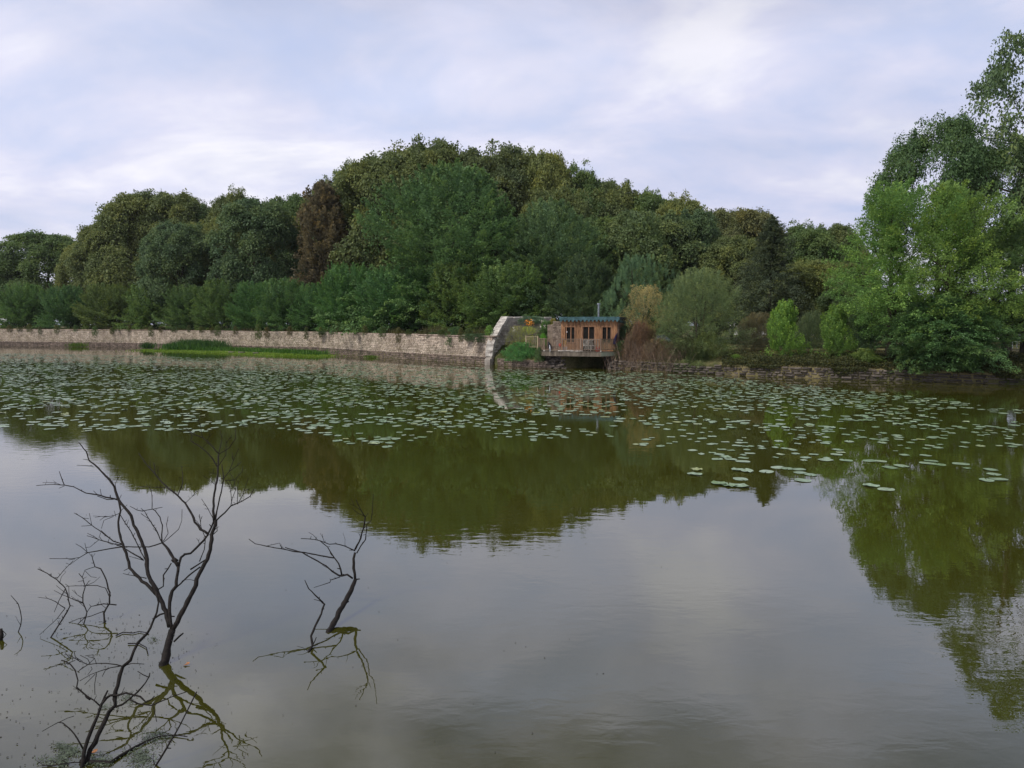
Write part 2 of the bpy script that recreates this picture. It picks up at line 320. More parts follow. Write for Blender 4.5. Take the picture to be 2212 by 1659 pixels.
def spray(name, seed, Wd, H, nb=420, npl=55, Lb=2.0, elev=(0.15, 1.1), prof=None, flat=0.12, wid=0.3, ll=0.2, lw=0.09, droop=0.0, inner=0.35, z0=0.02, lean=0.0, azj=0.35, hang=0.0, lump=0.12, m=None):
    """crown built of leafy sprays whose tips lie on the outline"""
    r = np.random.default_rng(seed); Rr = Wd / 2
    t = r.random(nb) ** 0.85 * (1 - z0) + z0
    az = r.uniform(0, 2 * math.pi, nb)
    pf = (prof or (lambda t: np.sqrt(np.clip(1 - ((t - .38) / .64) ** 2, 0.02, 1))))(t)
    for k in range(1, 6): pf = pf * (1 + lump * np.sin(az * k * 1.3 + t * 9 + seed * k) / k)
    ins = r.random(nb) < inner; rf = np.where(ins, r.uniform(0.25, 0.85, nb), r.uniform(0.88, 1.06, nb))
    tip = np.stack([np.cos(az) * Rr * pf * rf, np.sin(az) * Rr * pf * rf, t * H * r.uniform(.97, 1.02, nb)], 1)
    e = elev[0] + (elev[1] - elev[0]) * t ** 1.3 + r.normal(size=nb) * 0.16; az2 = az + r.normal(size=nb) * azj
    d = np.stack([np.cos(az2) * np.cos(e), np.sin(az2) * np.cos(e), np.sin(e)], 1)
    Lk = Lb * r.uniform(0.6, 1.25, nb) * (0.55 + 0.45 * np.clip(pf, 0, 1))
    i = np.repeat(np.arange(nb), npl); m_ = len(i)
    u = r.random(m_) ** 0.75; s = r.normal(size=m_) * 0.5 * wid * Lk[i] * (1.05 - u) ** 0.6
    side = unit(np.cross(d, UP)); pn = unit(np.cross(side, d))
    c = (tip - d * Lk[:, None])[i] + d[i] * (Lk[i] * u)[:, None] + side[i] * s[:, None] + pn[i] * (r.normal(size=m_) * flat * Lk[i])[:, None]
    c = c - UP * ((u ** 2) * droop * Lk[i] + np.abs(s) * 0.25 + hang * r.random(m_) * Lk[i])[:, None]
    ax = d[i] * 0.8 + side[i] * np.sign(s)[:, None] * 0.9 + r.normal(size=(m_, 3)) * 0.35 - UP * (droop + hang)
    nn = pn[i] + r.normal(size=(m_, 3)) * 0.4
    bv = r.random(nb); lv = 0.45 * bv[i] + 0.3 * r.random(m_) + 0.25 * u
    sc = r.uniform(0.6, 1.25, m_)
    keep = c[:, 2] > 0.02
    return leaves(name, c[keep], ax[keep], nn[keep], (ll * sc)[keep], (lw * sc)[keep], lv[keep], m)
def trunk_mesh(name, seed, H, r0, Wd, limbs=7, fork=0.25, topf=0.8, m=None, stems=1, sub=True):
    r = random.Random(seed); b = MB()
    for s in range(stems):
        ox = r.uniform(-.3, .3) * (stems > 1); oy = r.uniform(-.3, .3) * (stems > 1); lx, ly = r.uniform(-.08, .08) * Wd, r.uniform(-.08, .08) * Wd
        pts = [(ox + lx * t ** 1.5 + r.uniform(-.05, .05) * r0 * 3 * t, oy + ly * t ** 1.5, H * topf * t) for t in [k / 7 for k in range(8)]]
        b.tube([(p[0], p[1], p[2] - (0.3 if i == 0 else 0)) for i, p in enumerate(pts)], [r0 * (1.25 if k == 0 else 1) * (1 - 0.85 * k / 7) for k in range(8)], 8)
        for k in range(limbs):
            t = fork + (0.85 - fork) * k / max(1, limbs) + r.uniform(-.03, .03); i = min(6, int(t * 7)); q = Vector(pts[i]).lerp(Vector(pts[i + 1]), t * 7 - i)
            a = r.uniform(0, 6.28); e = r.uniform(.3, .9); Lh = Wd * 0.42 * (1.1 - t) * r.uniform(.7, 1.1) + .12 * H * t
            d = Vector((math.cos(a) * math.cos(e), math.sin(a) * math.cos(e), math.sin(e))); rr = r0 * (1 - .8 * t) * .5
            lp = [q + d * Lh * u + Vector((0, 0, .12 * Lh * u * u)) + Vector((r.uniform(-1, 1), r.uniform(-1, 1), r.uniform(-1, 1))) * .05 * Lh * u for u in (0, .25, .5, .75, 1)]
            b.tube(lp, [rr, rr * .75, rr * .5, rr * .3, rr * .1], 5)
            if sub:
                for w in range(3):
                    u0 = r.choice((1, 2, 3)); a2 = a + r.choice((-1, 1)) * r.uniform(.5, 1.1); d2 = Vector((math.cos(a2) * .8, math.sin(a2) * .8, r.uniform(.1, .8))); q2 = lp[u0]
                    b.tube([q2, q2 + d2 * Lh * .25, q2 + d2 * Lh * .5 + Vector((0, 0, .05 * Lh))], [rr * .4, rr * .25, rr * .06], 4)
    return b.mesh(name, m or M['bark'])

# ================================================================== SETTING
# pond outline seen from its middle: (x, y, height of the land edge, height of the land 4 m behind)
PC = (-5.0, 25.0)
POND = [(-1.75, 61.75, .62, 2.2), (-13.4, 75, 2.38, 2.42), (-24, 88, 2.42, 2.45), (-59.6, 110, 2.55, 2.6), (-86, 119, 2.66, 2.7), (-130, 140, 2.7, 2.7),
        (-150, 100, 1.0, 2.5), (-110, 40, .6, 2.0), (-60, 8, .5, 2.0), (-25, 1.8, .3, 1.9), (0, 1.6, .3, 1.9), (25, 1.6, .3, 1.9), (58, 5, .4, 1.7),
        (62, 22, .5, 1.6), (48, 33, .5, 1.5), (29.6, 41.1, .66, 1.5), (19.9, 45.5, .66, 1.45), (12.4, 50.8, .62, 1.4), (8.9, 53.8, .55, 1.35), (8.2, 54.7, .5, 1.35),
        (7.95, 59.4, 1.0, 1.4), (4.75, 60.0, 1.0, 1.4), (3.9, 56.1, .9, 1.4), (1.9, 57.4, .6, 1.6), (-0.7, 60.3, .55, 2.0)]
PT = sorted([(math.atan2(y - PC[1], x - PC[0]) % (2 * math.pi), x, y, a, b) for x, y, a, b in POND])
def shore(th):
    th %= 2 * math.pi; n = len(PT)
    for i in range(n):
        a, b = PT[i], PT[(i + 1) % n]; t0, t1 = a[0], b[0] + (2 * math.pi if i == n - 1 else 0); tt = th + (2 * math.pi if (i == n - 1 and th < a[0]) else 0)
        if t0 <= tt <= t1:
            dx, dy = math.cos(th), math.sin(th); ex, ey = b[1] - a[1], b[2] - a[2]; den = dx * ey - dy * ex
            r = ((a[1] - PC[0]) * ey - (a[2] - PC[1]) * ex) / den
            u = math.hypot(PC[0] + dx * r - a[1], PC[1] + dy * r - a[2]) / max(1e-6, math.hypot(ex, ey))
            return r, a[3] + (b[3] - a[3]) * u, a[4] + (b[4] - a[4]) * u
    return 40, .5, 1.5
def land_z(x, y):
    r, a, b = shore(math.atan2(y - PC[1], x - PC[0])); d = math.hypot(x - PC[0], y - PC[1]) - r
    if d < 0: return -1.0
    return a + (b - a) * min(1, d / 4) ** .8
def build_ground():
    rng = np.random.default_rng(3)
    ths = sorted(set([i * 2 * math.pi / 900 for i in range(900)] + [p[0] for p in PT])); n = len(ths); v = []; rows = None
    offs = [.0, .5, 1.2, 2.2, 3.2, 4.5, 7, 11, 18, 30, 55, 110, 260, 900]
    for th in ths:
        r, a, b = shore(th); c, s = math.cos(th), math.sin(th); col = []
        for rr, z in ((2.0, -1.6), (r * .6, -1.6), (r - 1.2, -1.3), (r - .05, -.8)): col.append((rr, z))
        for o in offs:
            z = a + (b - a) * min(1, o / 4) ** .8
            if 0.4 < o < 200: z += rng.uniform(-.05, .06) + .06 * math.sin(c * (r + o) * .7) * min(1, o / 4)
            col.append((r + .02 + o, z))
        rows = len(col); v += [(PC[0] + c * q, PC[1] + s * q, z) for q, z in col]
    f = []
    for i in range(n):
        j = (i + 1) % n
        for k in range(rows - 1): f.append((i * rows + k, j * rows + k, j * rows + k + 1, i * rows + k + 1)[::-1])
    v.append((PC[0], PC[1], -1.6)); c0 = len(v) - 1
    f += [(i * rows, ((i + 1) % n) * rows, c0) for i in range(n)]
    tag(link('ground', mesh_np('ground', v, f, M['ground'], smooth=False)), kind='structure')
build_ground()
w = MB(); w.add([(-260, -20, 0), (160, -20, 0), (160, 200, 0), (-260, 200, 0)], [(0, 1, 2, 3)])
tag(w.build('pond_water', M['water']), kind='structure')

# ------------------------------------------------------------------ stones
rs = random.Random(11)
def stone_shape(seed, m):
    r = random.Random(seed); b = MB(); j = lambda s: r.uniform(-s, s)
    v = [(-.5 + j(.07), -.25, -.5 + j(.1)), (.5 + j(.07), -.25, -.5 + j(.1)), (.5 + j(.07), -.25, .5 + j(.1)), (-.5 + j(.07), -.25, .5 + j(.1)),
         (-.34 + j(.07), -.5 + j(.1), -.3 + j(.1)), (.34 + j(.07), -.5 + j(.1), -.3 + j(.1)), (.34 + j(.07), -.5 + j(.1), .32 + j(.1)), (-.34 + j(.07), -.5 + j(.1), .32 + j(.1)),
         (-.5, .5, -.5), (.5, .5, -.5), (.5, .5, .5), (-.5, .5, .5)]
    f = [(4, 5, 6, 7), (0, 1, 5, 4), (1, 2, 6, 5), (2, 3, 7, 6), (3, 0, 4, 7), (8, 9, 1, 0), (9, 10, 2, 1), (10, 11, 3, 2), (11, 8, 0, 3)]
    return v, f, b
STONE_RAW = [stone_shape(s, None)[:2] for s in range(14)]
def lay(parent, name, path, z0f, z1f, sz, hz, m, cap, depth=.22, proud=.04, gap=.015, seed=1, restname='small stones', wob=.0, miss=0.0, cut=None):
    """courses of separate stones along a line on the ground; the nearest ones are parts, the rest one piece of stuff"""
    r = random.Random(seed); segs = []; tot = 0
    for a, b in zip(path[:-1], path[1:]):
        l = math.hypot(b[0] - a[0], b[1] - a[1]); segs.append((tot, l, a, b)); tot += l
    def at(s):
        for s0, l, a, b in segs:
            if s <= s0 + l or (s0, l, a, b) == segs[-1]:
                u = (s - s0) / l; return a[0] + (b[0] - a[0]) * u, a[1] + (b[1] - a[1]) * u, math.atan2(b[1] - a[1], b[0] - a[0])
    st = []; zmax = max(z1f(tot * k / 30) for k in range(31)); zmin = min(z0f(tot * k / 30) for k in range(31)); z = zmin
    while z < zmax:
        h = r.uniform(*hz); s = r.uniform(-.2, 0)
        while s < tot:
            far = 1.0
            wd = r.uniform(*sz) * far; c = s + wd / 2; s += wd
            if c > tot or c < 0: continue
            if z + h * .5 > z1f(c) or z + h * .4 < z0f(c) or r.random() < miss: continue
            if cut and cut(c, z + h / 2): continue
            x, y, a = at(c); st.append((x, y, z + h / 2 + r.uniform(-wob, wob), wd - gap * r.uniform(.5, 2), h - gap * r.uniform(.5, 1.6), a, r.uniform(0, proud)))
        z += h
    st.sort(key=lambda q: math.hypot(q[0], q[1])); pool = [mesh_np('stone', v, f, m) for v, f in STONE_RAW]
    V, Fc, LV = [], [], []
    for i, (x, y, zc, wd, h, a, pr) in enumerate(st):
        nx, ny = math.sin(a), -math.cos(a); k = r.randrange(14); tilt = r.uniform(-.06, .06)
        if i < cap:
            o = link('stone', pool[k], parent, (x + nx * (pr + .02 - depth / 2) , y + ny * (pr + .02 - depth / 2), zc), (0, tilt, a), (wd, depth, h))
        else:
            v, f = STONE_RAW[k]; b0 = len(V); ca, sa = math.cos(a), math.sin(a)
            ox, oy = x + nx * (pr + .02 - depth / 2), y + ny * (pr + .02 - depth / 2)
            for vx, vy, vz in v: V.append((ox + vx * wd * ca - vy * depth * sa, oy + vx * wd * sa + vy * depth * ca, zc + vz * h + vx * wd * tilt))
            Fc += [tuple(q + b0 for q in ff) for ff in f]; LV += [r.random()] * len(f)
    if V: tag(link(name, mesh_np(name, V, Fc, m, LV), parent), kind='stuff')
    return at, tot
def core(path, z0f, z1f, back, front, m, nm, parent, n=60):
    b = MB(); tot = sum(math.hypot(q[0] - p[0], q[1] - p[1]) for p, q in zip(path[:-1], path[1:])); pts = []; acc = 0
    for a, c in zip(path[:-1], path[1:]):
        l = math.hypot(c[0] - a[0], c[1] - a[1]); k = max(1, int(n * l / tot)); ang = math.atan2(c[1] - a[1], c[0] - a[0])
        for i in range(k): pts.append((a[0] + (c[0] - a[0]) * i / k, a[1] + (c[1] - a[1]) * i / k, ang, acc + l * i / k))
        acc += l
    pts.append((*path[-1], ang, acc)); vs = []
    for x, y, a, s in pts:
        nx, ny = math.sin(a), -math.cos(a); z0, z1 = z0f(s) - .3, z1f(s) + (.02 * math.sin(s * 2.3) + .015 * math.sin(s * 5.1))
        vs += [(x + nx * front, y + ny * front, z0), (x + nx * front, y + ny * front, z1), (x - nx * back, y - ny * back, z1), (x - nx * back, y - ny * back, z0)]
    fs = []
    for i in range(len(pts) - 1):
        for j in range(4): fs.append((i * 4 + j, (i + 1) * 4 + j, (i + 1) * 4 + (j + 1) % 4, i * 4 + (j + 1) % 4))
    fs += [(3, 2, 1, 0), tuple(len(vs) - 4 + j for j in range(4))]
    return b.add(vs, fs).build(nm, m, parent)

# ---- long retaining wall: path runs from far left to the ramp wall on the right, the pond on its right-hand side
WP = [(-130, 140), (-86, 119), (-59.6, 110), (-24, 88), (-13.4, 75), (-1.75, 61.75)]
WL = sum(math.hypot(q[0] - p[0], q[1] - p[1]) for p, q in zip(WP[:-1], WP[1:]))
wt = thing('retaining_wall', 'long pale stone retaining wall along the far side of the pond, below the clipped trees', 'wall')
ztop = lambda s: 2.74 - .30 * s / WL
core(WP, lambda s: -.4, lambda s: ztop(s) - .03, .45, -.04, M['mortar'], 'mortar_core', wt, 160)
lay(wt, 'rubble_facing', WP, lambda s: .6, lambda s: ztop(s) - .08, (.17, .46), (.09, .19), M['wallstone'], 170, proud=.055, seed=5)
WPf = [(x + .12, y - .16) for x, y in WP]
core(WPf, lambda s: -.5, lambda s: .60, .3, -.03, M['wetstone'], 'footing_core', wt, 120)
lay(wt, 'footing_stones', WPf, lambda s: -.15, lambda s: .66, (.3, .8), (.13, .26), M['wetstone'], 120, proud=.05, seed=6)
def wall_pt(s):
    acc = 0
    for p, q in zip(WP[:-1], WP[1:]):
        l = math.hypot(q[0] - p[0], q[1] - p[1])
        if s <= acc + l: u = (s - acc) / l; return p[0] + (q[0] - p[0]) * u, p[1] + (q[1] - p[1]) * u, math.atan2(q[1] - p[1], q[0] - p[0])
        acc += l
    return (*WP[-1], ang)
# flat capping slabs, one by one
s = 47.0; capb = MB(); r = random.Random(8); cnt = 0; caps = []
while s < WL - .4:
    wd = r.uniform(.7, 1.3); x, y, a = wall_pt(min(WL - .01, s + wd / 2)); caps.append((x, y, a, ztop(s), wd)); s += wd
for i, (x, y, a, z, wd) in enumerate(caps):
    if i >= len(caps) - 60:
        MB().box((0, 0, 0), (wd - .03, .52, .075 + r.uniform(-.015, .02)), jit=.012, rng=r).build('capping_stone', M['mortar'], wt, loc=(x - math.sin(a) * .2, y + math.cos(a) * .2, z + r.uniform(-.015, .015)), rot=(0, 0, a))
    else: capb.box((x - math.sin(a) * .2, y + math.cos(a) * .2, z), (wd - .03, .52, .08), a, .015, r)
tag(capb.build('far_capping', M['mortar'], wt), kind='stuff')

# ---- dry stone bank on the right
BP = [(8.05, 54.75), (8.9, 53.8), (12.4, 50.8), (19.9, 45.5), (29.6, 41.1), (48, 33)]
bw = thing('rubble_bank_wall', 'low dark dry-stone bank edging the water on the right, under the shrubs', 'wall')
ztb = lambda s: .66 + .10 * math.sin(s * .5) + .05 * math.sin(s * 1.7)
core(BP, lambda s: -.5, lambda s: ztb(s) - .12, .5, -.12, M['mud'], 'earth_core', bw, 120)
lay(bw, 'small_stones', BP, lambda s: -.12, ztb, (.26, .78), (.11, .24), M['bankstone'], 300, depth=.36, proud=.16, gap=.04, seed=9, wob=.02, miss=.03)

# ---- ramp wall with pale coping
def vplane(px, py, A, B):
    d = ray(px, py); nx, ny = B[1] - A[1], -(B[0] - A[0]); t = (nx * A[0] + ny * A[1]) / (nx * d[0] + ny * d[1]); return (d[0] * t, d[1] * t, CH + d[2] * t)
RA, RB, RC_ = (-2.02, 61.35), (-.55, 64.4), (3.6, 66.6)
cs = lambda x, y: S(1800 + x / 6.913, 1160 + y / 6.913)
rp = [vplane(*cs(x, y), RA, RB) for x, y in ((225, 1220), (262, 930), (325, 745), (385, 625), (475, 460), (555, 330), (640, 195))]
rp = [(x, y, z) for x, y, z in rp]
ramp = thing('ramp_wall', 'pale stone wing wall curving down to the water like a ramp, at the right end of the long wall', 'wall', (RA[0], RA[1], 0))
ramp.location = (0, 0, 0)
def strip_wall(pts, t, m, nm, parent, zb=-.5):
    b = MB(); vs = []
    for i, (x, y, z) in enumerate(pts):
        a, c = pts[max(0, i - 1)], pts[min(len(pts) - 1, i + 1)]; dx, dy = c[0] - a[0], c[1] - a[1]; l = math.hypot(dx, dy) or 1; nx, ny = dy / l, -dx / l
        vs += [(x - nx * t, y - ny * t, zb), (x - nx * t, y - ny * t, z), (x + nx * t, y + ny * t, z), (x + nx * t, y + ny * t, zb)]
    fs = []
    for i in range(len(pts) - 1):
        for j in range(4): fs.append((i * 4 + j, (i + 1) * 4 + j, (i + 1) * 4 + (j + 1) % 4, i * 4 + (j + 1) % 4))
    fs += [(3, 2, 1, 0), tuple(len(vs) - 4 + j for j in range(4))]
    return b.add(vs, fs).build(nm, m, parent)
body = [(rp[0][0] - .12, rp[0][1] - .2, .45)] + [(x, y, z - .12) for x, y, z in rp] + [(RC_[0], RC_[1], rp[-1][2] - .1)]
strip_wall(body, .27, M['rampstone'], 'wall_body', ramp)
r = random.Random(4)
fine = []
for a, c in zip(rp[:-1], rp[1:]):
    for k in range(2 if (Vector(c) - Vector(a)).length < 1.0 else 2): fine.append(tuple(Vector(a).lerp(Vector(c), k / 2)))
fine.append(rp[-1])
for a, c in zip(fine[:-1], fine[1:]):
    A, C_ = Vector(a), Vector(c); d = (C_ - A); ln = d.length; d.normalize(); side = Vector((d.y, -d.x, 0)).normalized(); nrm = side.cross(d); nrm = nrm if nrm.z > 0 else -nrm
    b = MB(); v = []; hw = .35 + r.uniform(-.02, .03); th = .17 + r.uniform(0, .05)
    for e, q in ((.012, A), (-.012, C_)):
        for sx in (-1, 1):
            for nn_ in (-.22, th - .14): v.append(tuple(q + d * e + side * sx * hw + nrm * (nn_ + r.uniform(-.015, .015))))
    b.add(v, [(0, 1, 3, 2), (4, 6, 7, 5), (0, 4, 5, 1), (2, 3, 7, 6), (1, 5, 7, 3), (0, 2, 6, 4)]); b.build('coping_stone', M['coping'], ramp)
x0, y0, z0 = rp[-1]
for k in range(6):
    u = k / 6; b = MB(); b.box((0, 0, 0), (.72, .56, .12), jit=.02, rng=r); b.build('coping_stone', M['coping'], ramp, loc=(x0 + (RC_[0] - x0) * (u + .08), y0 + (RC_[1] - y0) * (u + .08), z0 - .04), rot=(0, 0, math.atan2(RC_[1] - y0, RC_[0] - x0)))
# rubble on the face that looks right
ss = [0]
for a, c in zip(body[1:-1], body[2:]): ss.append(ss[-1] + math.hypot(c[0] - a[0], c[1] - a[1]))
pth = [(p[0] + .26, p[1] - .12) for p in body[1:]]
def ramptop(s):
    for i in range(len(ss) - 1):
        if s <= ss[i + 1] or i == len(ss) - 2: return body[1 + i][2] + (body[2 + i][2] - body[1 + i][2]) * min(1, (s - ss[i]) / max(.01, ss[i + 1] - ss[i])) - .12
lay(ramp, 'rubble_face', pth, lambda s: -.1, ramptop, (.2, .5), (.12, .24), M['rampstone'], 150, proud=.03, seed=13)

# ---- weedy mud bank in front of the wall
isl = [(300, 757), (330, 753), (380, 752.5), (480, 755), (560, 758), (640, 761), (700, 765), (735, 769), (700, 770.5), (640, 768), (590, 768.5), (540, 765.5), (480, 763), (420, 760), (360, 758.5)]
poly = [G(x, y)[:2] for x, y in isl]
b = MB(); cx, cy = np.mean([p[0] for p in poly]), np.mean([p[1] for p in poly]); nP = len(poly)
v = [(x, y, -.05) for x, y in poly] + [(cx + (x - cx) * .93, cy + (y - cy) * .9, .05) for x, y in poly] + [(cx + (x - cx) * .6, cy + (y - cy) * .6, .11) for x, y in poly] + [(cx, cy, .12)]
f = []
for k in range(2):
    for i in range(nP): f.append((k * nP + i, k * nP + (i + 1) % nP, (k + 1) * nP + (i + 1) % nP, (k + 1) * nP + i))
f += [(2 * nP + i, 2 * nP + (i + 1) % nP, 3 * nP) for i in range(nP)]
tag(b.add(v, f).build('mud_bank', M['weed']), kind='structure')
def blades(name, pts, h, w_, lean, seed, label=None, col=(.10, .2, .03), kind='stuff'):
    r = np.random.default_rng(seed); p = np.array(pts); n = len(p); hh = h * r.uniform(.5, 1.2, n) if np.isscalar(h) else np.asarray(h) * r.uniform(.6, 1.15, n)
    ax = np.stack([r.normal(size=n) * lean, r.normal(size=n) * lean, np.ones(n)], 1); nn = r.normal(size=(n, 3)) * [1, 1, .2]; c = p + unit(ax) * hh[:, None] * .45
    o = link(name, leaves(name, c, ax, nn, hh, w_ * r.uniform(.6, 1.3, n), r.random(n)), col=col); tag(o, kind=kind)
    return o
rn = np.random.default_rng(21)
def along(pxs, n, up=0, spread=.5, z=None):
    """random ground points along a line given in the picture"""
    q = []
    for k in range(n):
        t = rn.random() * (len(pxs) - 1); i = int(t); u = t - i; x = pxs[i][0] + (pxs[i + 1][0] - pxs[i][0]) * u; y = pxs[i][1] + (pxs[i + 1][1] - pxs[i][1]) * u
        g = G(x, y, .1); q.append((g[0] + rn.normal() * spread, g[1] + rn.normal() * spread, .05 if z is None else z))
    return q
blades('tall_grass', along([(372, 755), (400, 755), (440, 756)], 1500, spread=.9), 1.1, .09, .22, 1, col=(.07, .17, .035))
blades('tall_grass', along([(395, 754), (430, 755), (475, 756)], 2200, spread=.8), 1.5, .09, .3, 2, col=(.06, .14, .035))
blades('tall_grass', along([(440, 757), (500, 757.5), (560, 760), (620, 762), (690, 766)], 4200, spread=.7), .62, .08, .35, 3, col=(.08, .19, .03))
blades('short_grass', along([(320, 755), (400, 757), (500, 761), (600, 765), (690, 768)], 9000, spread=1.3), .14, .07, .6, 4, col=(.17, .30, .03))
blades('reed_tuft', along([(316, 752.5), (324, 752.5)], 380, spread=.35), 1.0, .08, .3, 5, col=(.045, .11, .03))
blades('reed_tuft', along([(365, 752), (370, 752)], 180, spread=.3), .7, .08, .3, 6, col=(.045, .11, .03))
blades('water_weed', along([(156, 748), (180, 748)], 260, spread=.5, z=0), .8, .08, .4, 7, col=(.11, .19, .03))
blades('water_weed', along([(792, 770.5), (808, 771.5)], 200, spread=.25, z=0), .35, .06, .5, 8, col=(.11, .19, .03))
for k, (x, y, c) in enumerate(((338, 757, 'grey'), (500, 763.5, 'brown'), (552, 765.5, 'brown'), (522, 764, 'brown'))):
    g = G(x, y); o = MB(); v, fc = STONE_RAW[k]; o.add([(a * .7, bb * .3, cc * .25) for a, bb, cc in v], fc)
    o = o.build('shore_stone', M['bankstone'], loc=(g[0], g[1], .1)); tag(o, ['grey boulder at the left tip of the green mud bank', 'brown stone on the front edge of the mud bank below the tall grass', 'rightmost of the small stones lying along the front edge of the mud bank', 'small brown stone between two others on the front edge of the mud bank'][k], 'stone')
# ================================================================== HUT, DECK
HA = R_(18); HU = Vector((math.cos(HA), -math.sin(HA), 0)); HV = Vector((math.sin(HA), math.cos(HA), 0)); HO = Vector((3.94, 57.0, 0)); ZF = 1.37
def hl(u, v, z): return tuple(HU * u + HV * v + Vector((0, 0, z)))      # local to the hut's corner
hut = thing('wooden_hut', 'small larch-clad hut with a scalloped teal eave, standing over the water', 'hut', tuple(HO))
HWd, HD, ZW = 4.52, 3.0, 3.78
c1h = lambda x: S(1780 + x / 2.99, 1100)[0]
def hu(cx_, off=0.0):                                                     # position along the front for a picture column
    t = (c1h(cx_) - CX) / F; ox, oy = HO.x + HV.x * off, HO.y + HV.y * off; return (t * oy - ox) / (HU.x - t * HU.y)
def hbox(mb, u0, u1, v0, v1, z0, z1):
    c = hl((u0 + u1) / 2, (v0 + v1) / 2, (z0 + z1) / 2); return mb.box(c, (abs(u1 - u0), abs(v1 - v0), abs(z1 - z0)), -HA)
wins = [(hu(1025), hu(1125), 2.05, 3.25, 'window'), (hu(1200), hu(1345), ZF + .05, 3.27, 'door'), (hu(1425), hu(1530), 2.05, 3.25, 'window')]
r = random.Random(2); u = 0.0
while u < HWd - .02:
    wd = min(r.uniform(.13, .19), HWd - u); spans = [(ZF, ZW)]
    for a, b_, z0, z1, k in wins:
        if a - .01 < u + wd / 2 < b_ + .01:
            spans = [(z1, ZW)] + ([(ZF, z0)] if z0 > ZF + .2 else [])
    for z0, z1 in spans:
        pr = r.uniform(0, .016); m = MB(); hbox(m, u + .006, u + wd - .006, -.025 - pr, .0, z0, z1 - .002); m.build('plank', M['plank'], hut)
    u += wd
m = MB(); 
# walls, floor, back and ceiling leave a hollow room, painted near-black, behind the openings
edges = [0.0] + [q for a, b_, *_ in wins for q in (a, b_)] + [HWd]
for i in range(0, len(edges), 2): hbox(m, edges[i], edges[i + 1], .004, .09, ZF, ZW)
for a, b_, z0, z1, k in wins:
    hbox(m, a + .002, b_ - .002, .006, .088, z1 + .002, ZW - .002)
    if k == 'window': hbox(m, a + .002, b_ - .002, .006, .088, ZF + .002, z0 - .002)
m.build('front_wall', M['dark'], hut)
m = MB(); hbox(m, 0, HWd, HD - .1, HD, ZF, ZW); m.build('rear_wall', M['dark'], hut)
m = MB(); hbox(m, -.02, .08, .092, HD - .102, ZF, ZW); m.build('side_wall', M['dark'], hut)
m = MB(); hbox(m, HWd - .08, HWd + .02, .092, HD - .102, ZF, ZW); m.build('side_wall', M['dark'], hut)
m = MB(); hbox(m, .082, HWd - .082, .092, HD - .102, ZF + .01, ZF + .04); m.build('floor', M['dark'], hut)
for k in range(15):
    z0 = ZF + k * .16; m = MB(); hbox(m, HWd + .022, HWd + .045 + r.uniform(0, .01), .0, HD, z0, z0 + .15); m.build('plank', M['railwood'], hut)
for a, b_, z0, z1, k in wins:
    fr = MB(); t = .045
    hbox(fr, a - .03, a + t, -.055, -.005, z0, z1); hbox(fr, b_ - t, b_ + .03, -.055, -.005, z0, z1); hbox(fr, a - .05, b_ + .05, -.062, -.002, z1 + .002, z1 + .06)
    if k == 'window': hbox(fr, a - .05, b_ + .05, -.075, -.002, z0 - .052, z0 - .002)
    fo = fr.build(k, M['frame'], hut)
    mu = MB(); mid = a + (b_ - a) * .53; hbox(mu, mid - .035, mid + .035, -.03, .02, z0, z1 - .002); mu.build('mullion', M['frame'], fo)
    for q0, q1 in ((a + t, mid - .035), (mid + .035, b_ - t)):
        g = MB(); hbox(g, q0, q1, .03, .036, z0, z1); g.build('pane', M['carglass'] if False else M['dark'], fo)  # opaque near-black panes, the unlit room put into their colour
    if k == 'door':
        g = MB(); hbox(g, a + t + .002, a + t + .06, -.028, .018, z0, z1 - .003); g.build('door_stile', M['frame'], fo)
m = MB(); hbox(m, hu(1032) - .0, hu(1032) + .04, -.07, -.062, 2.8, 2.95); m.build('hook_tag', M['white'], hut)
# roof and scalloped eave
m = MB(); hbox(m, -.14, HWd + .25, -.26, HD + .1, ZW + .02, ZW + .27); m.build('roof', M['roof'], hut)
u0, u1 = hu(945, -.3), hu(1617, -.3); nF = 15; wd = (u1 - u0) / nF
def scallop(w_, zt, zn, zp, th):
    b = MB(); prof = [(-w_ / 2, zt), (w_ / 2, zt), (w_ / 2, zn), (w_ * .33, zn - (zn - zp) * .18), (w_ * .14, zp + (zn - zp) * .22), (0, zp), (-w_ * .14, zp + (zn - zp) * .22), (-w_ * .33, zn - (zn - zp) * .18), (-w_ / 2, zn)]
    n = len(prof); v = [(x, -th / 2, z) for x, z in prof] + [(x, th / 2, z) for x, z in prof]
    return b.add(v, [tuple(range(n))[::-1], tuple(range(n, 2 * n))] + [(i, (i + 1) % n, n + (i + 1) % n, n + i) for i in range(n)])
for k in range(nF):
    jj = r.uniform(-.012, .012)
    scallop(wd - .004, 4.07 + jj * .5, 3.83 + jj, 3.66 + jj, .03).build('eave_board', M['teal'], hut, loc=hl(u0 + wd * (k + .5), -.31 + r.uniform(-.006, .006), 0), rot=(0, 0, -HA))
HD2 = 2.9
for k in range(10):
    scallop(.30, 4.06 - .03 * k * .5, 3.83 - .015 * k, 3.64 - .02 * k, .03).build('eave_board', M['teal'], hut, loc=hl(u1 + .02, -.30 + .155 + .305 * k, 0), rot=(0, 0, math.pi / 2 - HA))
# stove pipe
m = MB(); x, y, z = P(1293, 690, 59.0); pz = 5.05; hx, hy = x - HO.x, y - HO.y
m.tube([(hx, hy, 3.9), (hx, hy, pz)], .085, 12); m.build('stove_pipe', M['metal'], hut, smooth=False)
m = MB(); m.tube([(hx, hy, pz + .003), (hx, hy, pz + .05), (hx, hy, pz + .06), (hx, hy, pz + .16)], [.10, .10, .15, .13], 12); m.build('pipe_cowl', M['metal'], hut)
